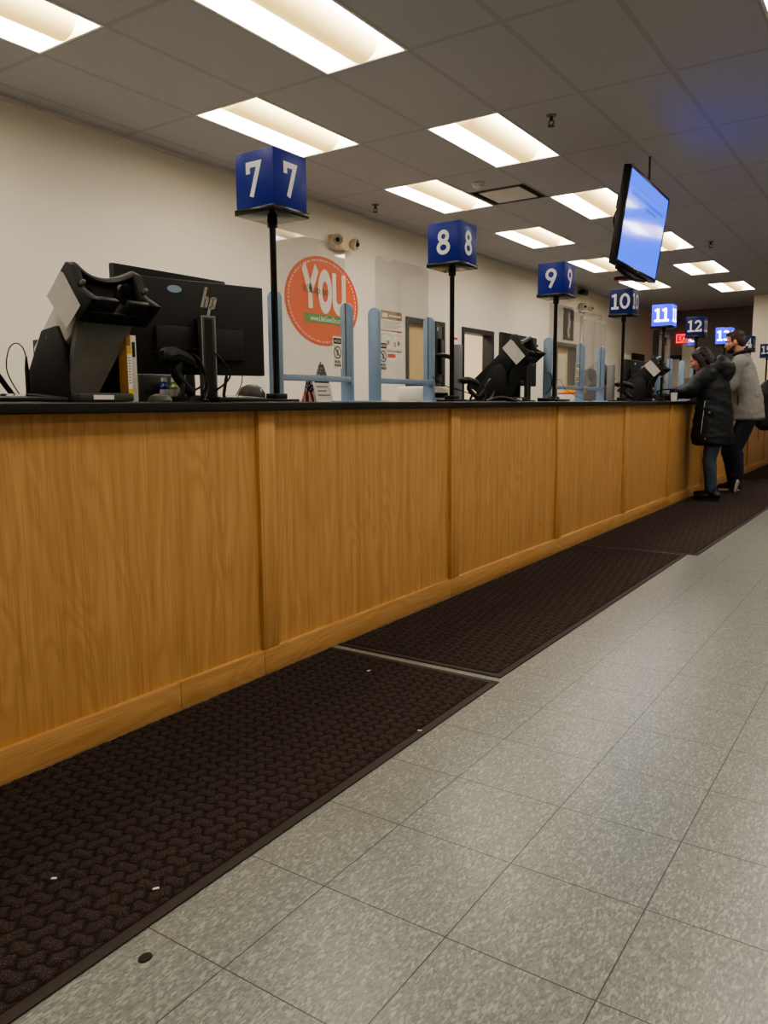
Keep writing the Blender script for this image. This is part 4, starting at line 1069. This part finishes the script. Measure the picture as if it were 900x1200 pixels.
def person(label, loc, rz, P, look):
    t = thing('person', label, 'person', loc, rz)
    V = Vector; hc = V(P['head']); Rh = Matrix.Rotation(P.get('turn', 0), 3, 'Z') @ Matrix.Rotation(-P['pitch'], 3, 'X')
    b = MB()
    head_parts(b, hc, Rh)
    neck0 = V(P['neck']); b.tube([neck0-V((0, .02, .03)), hc+Rh @ V((0, -.02, -.06))], [.06, .052], n=14, smooth=False)
    pel, chest = V(P['pelvis']), V(P['chest'])
    b.tube([pel-V((0, 0, .06)), pel+V((0, 0, .03)), pel.lerp(chest, .5), chest, neck0-V((0, 0, .04))], [.12, .13, .125, .16, .09], r2=[.085, .09, .09, .105, .07], ref=(1, 0, 0), n=18)
    for S_ in ('l', 'r'):
        sh, el, wr = V(P['sh'+S_]), V(P['el'+S_]), V(P['wr'+S_])
        b.tube([chest.lerp(sh, .5)+V((0, 0, .05)), sh, sh.lerp(el, .5), el, el.lerp(wr, .4), wr], [.06, .056, .048, .039, .038, .026], n=12)
        hand(b, wr, V(P['hd'+S_]), V(P.get('hn'+S_, (0, 0, 1))), -1 if S_ == 'l' else 1, P.get('curl', .6))
        hp, kn, an, toe = V(P['hp'+S_]), V(P['kn'+S_]), V(P['an'+S_]), V(P['toe'+S_])
        b.tube([hp+V((0, .02, .02)), hp.lerp(kn, .3), kn, kn.lerp(an, .35), an], [.066, .074, .053, .052, .034], n=14)
        heel = V(P['heel'+S_]); b.tube([heel, an.lerp(heel, .45), heel.lerp(toe, .5), toe], [.022, .026, .03, .024], r2=[.022, .024, .026, .018], ref=(1, 0, 0), n=10)
    bo = link('body', remesh(b, .0062, 3), look['skin'], t, True, 180)
    face_bits(t, hc, Rh, brow=look['hairmat'])
    # trousers
    g = look.get('legfat', 1)
    tr = MB()
    tr.tube([pel-V((0, .0, .07)), pel+V((0, 0, .02)), pel+V((0, .0, .12))], [.145, .15, .13], r2=[.10, .105, .085], ref=(1, 0, 0), n=18)
    for S_ in ('l', 'r'):
        hp, kn, an = V(P['hp'+S_]), V(P['kn'+S_]), V(P['an'+S_])
        tr.tube([hp+V((0, .02, .03)), hp.lerp(kn, .35), kn, kn.lerp(an, .3), kn.lerp(an, .75), an+V((0, 0, -.012))], [.080*g, .092*g, .070*g, .071*g, .058*g, .055*g], n=16)
    link('trousers', remesh(tr, .011, 3, .005, 9, 1), look['trousers'], t, True, 180)
    for S_ in ('l', 'r'):
        an, heel, toe = V(P['an'+S_]), V(P['heel'+S_]), V(P['toe'+S_])
        f = (toe-heel).normalized(); up = V((1, 0, 0)).cross(f); up = up if up.z > 0 or abs(up.z) < .3 and up.y < 0 else -up
        s = MB()
        s.tube([heel-f*.012, heel.lerp(toe, .3), heel.lerp(toe, .65), toe+f*.012], [.036, .037, .044, .034], r2=[.04, .046, .036, .026], ref=(1, 0, 0), n=14)
        s.tube([heel.lerp(toe, .18)+up*.02, an.lerp(heel, .35)+f*.02, an+V((0, 0, .0 if look['shoe'] == 'sneaker' else .05))], [.046, .05, .051], n=14, smooth=False)
        sh_o = link('shoe', remesh(s, .006, 3), look['shoe'], t, True, 60)
        so = MB(); pts = []
        for k in range(20):
            a = 2*PI*k/20; L = (toe-heel).length+.055
            y = math.cos(a)*L/2; wd = (.040 if y < 0 else .048)*math.copysign(abs(math.sin(a))**.7, math.sin(a)); pts.append((wd, y))
        mid = heel.lerp(toe, .5)-up*.038
        bx = V((1, 0, 0))
        lo = [mid+bx*p[0]+f*p[1]-up*.012 for p in pts]; hi = [mid+bx*p[0]+f*p[1]+up*.014 for p in pts]
        so.loft([lo, hi]); sole = so.build('sole', look['sole'], sh_o)
        if look['shoe'] == 'sneaker':
            tread = MB()
            for k, (ya, wv) in enumerate(((-.09, .02), (-.06, .024), (-.02, .022), (.02, .028), (.055, .03), (.085, .024))):
                c = mid+f*ya-up*.0128
                tread.add([c-bx*wv-f*.009, c+bx*wv-f*.009, c+bx*wv+f*.009, c-bx*wv+f*.009], [(0, 1, 2, 3)])
            tread.build('tread', 'sneaker', sh_o, False)
            toecap = MB().ball(toe-f*.006, (.036, .036, .03)).build('toe_cap', 'sole_white' if False else 'sneaker', sh_o)
    # coat / jacket
    ct = MB()
    for rings in look['coat']:
        ct.tube([r[0] for r in rings], [r[1] for r in rings], r2=[r[2] for r in rings], ref=(1, 0, 0), n=22, round_ends=.15 if rings is look['coat'][0] else True)
    ex = look.get('sleeve', .022)
    for S_ in ('l', 'r'):
        sh, el, wr = V(P['sh'+S_]), V(P['el'+S_]), V(P['wr'+S_])
        ct.tube([chest.lerp(sh, .45)+V((0, 0, .04)), sh, sh.lerp(el, .5), el, el.lerp(wr, .5), el.lerp(wr, .93)], [.075+ex, .066+ex, .056+ex, .05+ex, .044+ex, .036+ex*.8], n=16)
    link('coat' if look['coatname'] == 'coat' else look['coatname'], remesh(ct, .010, 3, look.get('wr', .008), look.get('ws', 8), 3), look['coatmat'], t, True, 180)
    return t, hc, Rh

# woman: facing the counter (-x); local +y is forward, local -x is nearer the camera
PW = dict(head=(0, .185, 1.485), pitch=.46, neck=(0, .085, 1.375), chest=(0, .05, 1.22), pelvis=(0, -.045, .86),
  shl=(-.175, .08, 1.315), ell=(-.225, .22, 1.165), wrl=(-.13, .42, 1.135), hdl=(.3, 1, -.12), hnl=(0, .2, 1),
  shr=(.175, .08, 1.315), elr=(.225, .23, 1.165), wrr=(.12, .42, 1.135), hdr=(-.3, 1, -.12), hnr=(0, .2, 1),
  hpl=(-.085, -.045, .84), knl=(-.092, .03, .455), anl=(-.095, -.01, .10), heell=(-.095, -.06, .052), toel=(-.11, .125, .045),
  hpr=(.085, -.04, .84), knr=(.095, .06, .455), anr=(.10, .05, .10), heelr=(.10, .0, .052), toer=(.115, .185, .045))
V = Vector
LW = dict(skin='skin', hairmat='hair', trousers='jeans_blue', shoe='boot', sole='ink', coatmat='coat_navy', coatname='coat', legfat=.98, sleeve=.03, wr=.012, ws=7,
  coat=[[(V((0, .03, .60)), .235, .20), (V((0, .03, .68)), .245, .215), (V((0, .025, .86)), .23, .20), (V((0, .03, 1.05)), .215, .175), (V((0, .05, 1.22)), .215, .165), (V((0, .065, 1.33)), .18, .13), (V((0, .08, 1.39)), .11, .10)],
        [(V((-.10, .02, 1.40)), .05, .05), (V((-.075, -.045, 1.41)), .075, .07), (V((0, -.075, 1.395)), .10, .085), (V((.075, -.045, 1.41)), .075, .07), (V((.10, .02, 1.40)), .05, .05)],
        [(V((0, -.06, 1.30)), .11, .07), (V((0, -.085, 1.38)), .12, .085), (V((0, -.02, 1.47)), .09, .06)]])
pt, hc, Rh = person('woman in a long hooded dark navy coat and jeans leaning on the counter', (-1.775, 8.95, .012), PI/2, PW, LW)
T = lambda p: hc+Rh @ Vector(p)
hb = MB()
hb.ball(T((0, -.026, .045)), (.083, .100, .088), Rh); hb.ball(T((0, -.075, -.02)), (.076, .058, .11), Rh)
for s in (-1, 1):
    hb.tube([T((s*.064, .02, .07)), T((s*.08, -.012, .0)), T((s*.08, -.012, -.08)), T((s*.07, -.01, -.15))], [.02, .02, .02, .016], r2=[.035, .036, .036, .026], ref=(1, 0, 0), n=12)
hb.tube([T((0, -.08, 0)), T((0, -.09, -.1)), T((0, -.08, -.16))], [.075, .075, .06], r2=[.05, .045, .04], ref=(1, 0, 0), n=14)
link('hair', remesh(hb, .007, 3, .004, 30), 'hair', pt, True, 180)
zp = MB()
for s in (-1, 1): zp.tube([(s*.02-.20, .10, .70), (s*.012-.205, .085, .9), (s*.01-.20, .075, 1.05)], .004, n=6)
zp.build('drawstring', 'grey_light', pt)
MB().ball((-.245, .02, .93), .012).ball((-.25, .05, .66), .011).build('snap_button', 'silver', pt)
bag = thing('handbag', 'black handbag lying on the counter under the hands of the woman', 'handbag', (-2.30, 8.80, CT), .3)
bg = MB().box(-.14, -.10, 0, .13, .08, .085, .03, 3); link('pouch', remesh(bg, .008, 3, .006, 12), 'coat_black', bag, True, 180)
MB().tube([(-.10, -.06, .06), (-.08, -.10, .11), (.04, -.11, .12), (.08, -.07, .06)], .009).build('handle', 'boot', bag)
bag.location = (-2.27, 8.84, CT+.004)

# man
PM = dict(head=(0, .125, 1.715), pitch=.22, turn=.15, neck=(0, .06, 1.555), chest=(0, .02, 1.37), pelvis=(0, -.10, .97),
  shl=(-.20, .03, 1.475), ell=(-.255, .12, 1.19), wrl=(-.14, .33, 1.14), hdl=(.3, 1, -.08), hnl=(-.2, 0, 1),
  shr=(.20, .05, 1.475), elr=(.25, .17, 1.21), wrr=(.14, .35, 1.14), hdr=(-.3, 1, -.08), hnr=(.2, 0, 1),
  hpl=(-.09, -.10, .94), knl=(-.10, .03, .52), anl=(-.10, -.005, .20), heell=(-.105, .015, .225), toel=(-.105, .055, .045),
  hpr=(.09, -.09, .94), knr=(.10, .16, .50), anr=(.10, .09, .11), heelr=(.10, .04, .055), toer=(.12, .225, .047))
LM = dict(skin='skin', hairmat='hair_brown', trousers='jeans_navy', shoe='sneaker', sole='sole_white', coatmat='fleece', coatname='fleece_jacket', sleeve=.018, wr=.007, ws=9, legfat=1.02,
  coat=[[(V((0, -.055, .845)), .225, .172), (V((0, -.05, .93)), .222, .172), (V((0, -.035, 1.1)), .205, .16), (V((0, .01, 1.3)), .215, .15), (V((0, .03, 1.44)), .20, .125), (V((0, .04, 1.53)), .12, .095), (V((0, .05, 1.575)), .075, .075)]])
pt, hc, Rh = person('man in a heather grey fleece and dark jeans leaning on the counter', (-1.665, 9.85, .012), PI/2, PM, LM)
T = lambda p: hc+Rh @ Vector(p)
hb = MB()
hb.ball(T((0, -.025, .062)), (.077, .092, .072), Rh); hb.ball(T((0, -.06, .005)), (.073, .055, .085), Rh); hb.ball(T((0, .035, .10)), (.055, .045, .026), Rh)
for q_ in (-1, 1): hb.ball(T((q_*.068, -.012, .035)), (.012, .05, .05), Rh)
link('hair', remesh(hb, .006, 3, .003, 45), 'hair_brown', pt, True, 180)
hb = MB(); hb.ball(T((0, .052, -.088)), (.045, .04, .028), Rh)
hb.tube([T((-.064, .015, -.045)), T((-.05, .055, -.075)), T((0, .082, -.09)), T((.05, .055, -.075)), T((.064, .015, -.045))], [.012, .02, .022, .02, .012], n=10)
link('beard', remesh(hb, .006, 2, .002, 50), 'hair_brown', pt, True, 180)
mb = MB(); nk = V((0, .05, 1.56))
mb.tube([nk+V((math.cos(a)*.078, math.sin(a)*.082-.01, .035-.025*math.sin(a))) for a in [2*PI*k/16+.0 for k in range(17)]], .024, r2=.022, n=10, smooth=False)
mb.tube([(-.02, .125, 1.54), (-.01, .15, 1.46), (0, .165, 1.36)], [.03, .026, .02], r2=.012, ref=(1, 0, 0))
mb.build('collar', 'collar', pt)
MB().box(-.205, .02, 1.0, -.20, .03, 1.12).build('pocket_zip', 'ink', pt)

# third person at the right edge
P3 = {k: v for k, v in PW.items()}
P3.update(head=(0, .20, 1.58), neck=(0, .10, 1.45), chest=(0, .06, 1.29), pelvis=(0, -.04, .92), shl=(-.19, .09, 1.39), shr=(.19, .09, 1.39), ell=(-.24, .24, 1.16), elr=(.24, .24, 1.16), pitch=.3,
  hpl=(-.085, -.045, .90), hpr=(.085, -.04, .90), knl=(-.092, .03, .48), knr=(.095, .05, .48))
L3 = dict(LW); L3.update(coatmat='coat_black', trousers='jeans_navy', hairmat='hair_brown', sleeve=.024,
  coat=[[(V((0, .03, .64)), .22, .17), (V((0, .03, .8)), .225, .18), (V((0, .03, 1.05)), .215, .17), (V((0, .05, 1.28)), .22, .16), (V((0, .08, 1.40)), .18, .12), (V((0, .09, 1.47)), .10, .09)]])
pt, hc, Rh = person('person in a long black coat at the right edge, mostly out of frame', (-1.43, 12.0, .012), -PI/2, P3, L3)
T = lambda p: hc+Rh @ Vector(p)
hb = MB(); hb.ball(T((0, -.022, .06)), (.081, .1, .08), Rh); hb.ball(T((0, -.055, .01)), (.077, .06, .08), Rh)
link('hair', remesh(hb, .007, 3, .003, 45), 'hair_brown', pt, True, 180)
bag = thing('backpack', 'black backpack with a dangling strap at the right edge, behind the man', 'backpack', (-1.71, 12.0, .66))
bg = MB().box(-.115, -.16, 0, .09, .16, .58, .07, 3).box(-.14, -.12, .04, -.08, .12, .34, .03, 3)
bg.tube([(-.03, 0, .45), (-.02, 0, .60), (.02, 0, .66)], [.14, .13, .06], r2=[.1, .09, .05], ref=(0, 1, 0))
link('pouch', remesh(bg, .01, 3, .005, 12), 'coat_black', bag, True, 180)
MB().tube([(-.09, -.10, .1), (-.095, -.11, -.02), (-.09, -.105, -.14)], .012, r2=.003, ref=(0, 1, 0)).build('strap', 'boot', bag)
MB().tube([(-.02, -.03, .67), (0, -.03, .72), (0, .03, .72), (-.02, .03, .67)], .008).build('handle', 'boot', bag)

# clerks behind the counter
def clerk(label, loc, rz, look_up):
    P = dict(PW); P.update(head=(0, .06, 1.40), neck=(0, .02, 1.26), chest=(0, .0, 1.10), pelvis=(0, -.06, .74), pitch=.2,
      shl=(-.17, .0, 1.18), shr=(.17, .0, 1.18), ell=(-.22, .08, .95), elr=(.22, .08, .95), wrl=(-.15, .30, .98), wrr=(.15, .30, .98),
      hpl=(-.09, -.05, .72), hpr=(.09, -.05, .72), knl=(-.10, .36, .70), knr=(.10, .36, .70), anl=(-.10, .34, .34), anr=(.10, .34, .34),
      heell=(-.10, .30, .28), toel=(-.10, .47, .275), heelr=(.10, .30, .28), toer=(.10, .47, .275))
    L = dict(LW); L.update(look_up); L.update(coat=[[(V((0, -.05, .72)), .17, .12), (V((0, -.03, .9)), .165, .12), (V((0, .0, 1.1)), .18, .125), (V((0, .01, 1.19)), .15, .1), (V((0, .015, 1.25)), .08, .07)]], coatname='shirt', sleeve=.012, wr=.004)
    pt, hc, Rh = person(label, loc, rz, P, L)
    T = lambda p: hc+Rh @ Vector(p)
    hb = MB(); hb.ball(T((0, -.025, .05)), (.086, .102, .088), Rh); hb.ball(T((0, -.07, -.04)), (.082, .06, .12), Rh)
    for s in (-1, 1): hb.tube([T((s*.07, .02, .06)), T((s*.084, .0, -.02)), T((s*.078, .0, -.1))], [.022, .024, .02], r2=[.04, .045, .04], ref=(1, 0, 0), n=10)
    link('hair', remesh(hb, .007, 3, .003, 40), L['hairmat'], pt, True, 180)
def stool(label, loc, rz, back=.85):
    t = thing('office_chair', label, 'chair', loc, rz, 'office chairs behind the counter')
    MB().box(-.22, -.22, .53, .22, .22, .60, .03, 3).build('seat', 'column_dark', t)
    pts = []
    for k in range(21):
        a = PI*k/20; pts.append((.23*math.cos(a), .72+(.86-.0)*math.sin(a)**.7*.62+.0))
    MB().prism([(-.2, .70), (.2, .70)]+[(.235*math.cos(PI*k/18), 1.05+.42*math.sin(PI*k/18)*back/.85) for k in range(19)], lambda u, v, w: (u, w, v), -.27, -.24, .008).build('backrest', 'mesh_grey', t)
    MB().box(-.03, -.25, .56, .03, -.235, .9, .004).build('back_post', 'black', t)
    MB().cyl((0, 0, .08), (0, 0, .54), .028).build('pole', 'chrome', t)
    for k in range(5):
        a = 2*PI*k/5; l = MB().tube([(0, 0, .10), (.28*math.cos(a), .28*math.sin(a), .07)], [.024, .016], smooth=False).build('leg', 'black', t)
        MB().ball((.28*math.cos(a), .28*math.sin(a), .032), .03).build('caster', 'black', l)
stool('grey high-backed office chair behind the shield between signs 9 and 10', (-3.12, 9.32, 0), -PI/2-.5)
clerk('seated clerk with dark hair and printed shirt half hidden behind a blue post', (-3.42, 10.12, .0), -PI/2+.2, dict(coatmat='shirt_print', skin='skin_deep', hairmat='hair', trousers='jeans_navy'))
stool('low office chair of the clerk with the printed shirt', (-3.46, 10.12, 0), -PI/2+.2, .3)
clerk('seated clerk in black mostly hidden behind the vision tester at station 10', (-3.42, 12.5, 0), -PI/2, dict(coatmat='coat_black', skin='skin', hairmat='hair', trousers='jeans_navy'))
stool('low office chair of the clerk in black', (-3.46, 12.5, 0), -PI/2, .3)

# ------------------------------------------------------------------ added corridor fill light, world, camera
la = bpy.data.lights.new('corridor_fill', 'AREA'); la.energy = 26; la.size = 1.0; la.color = (1, .9, .76)  # unseen area light added to brighten the corridor behind the doorway
lo = bpy.data.objects.new('corridor_fill', la); COL.objects.link(lo); lo.location = (WL-1.1, 9.6, 2.70)
w = bpy.data.worlds.new('World'); S.world = w; w.use_nodes = True
w.node_tree.nodes['Background'].inputs[0].default_value = (.9, .85, .78, 1); w.node_tree.nodes['Background'].inputs[1].default_value = .03

F, YAW, PITCH, ROLL, CH = 921.287, .593811, .135315, -.0075235, 1.04644
cy, sy, cp, sp = math.cos(YAW), math.sin(YAW), math.cos(PITCH), math.sin(PITCH)
f = Vector((-sy*cp, cy*cp, -sp)); r = Vector((cy, sy, 0)); u = r.cross(f)
cr, sr = math.cos(ROLL), math.sin(ROLL); r, u = cr*r+sr*u, -sr*r+cr*u
cam = bpy.data.cameras.new('camera'); cam.sensor_fit = 'HORIZONTAL'; cam.sensor_width = 36; cam.lens = 36*F/900; cam.clip_start = .02
co = bpy.data.objects.new('camera', cam); COL.objects.link(co)
co.matrix_world = Matrix(((r.x, u.x, -f.x, 0), (r.y, u.y, -f.y, 0), (r.z, u.z, -f.z, CH), (0, 0, 0, 1)))
S.camera = co
S.view_settings.view_transform = 'AgX'; S.view_settings.look = 'AgX - Medium High Contrast'; S.view_settings.exposure = 1.0
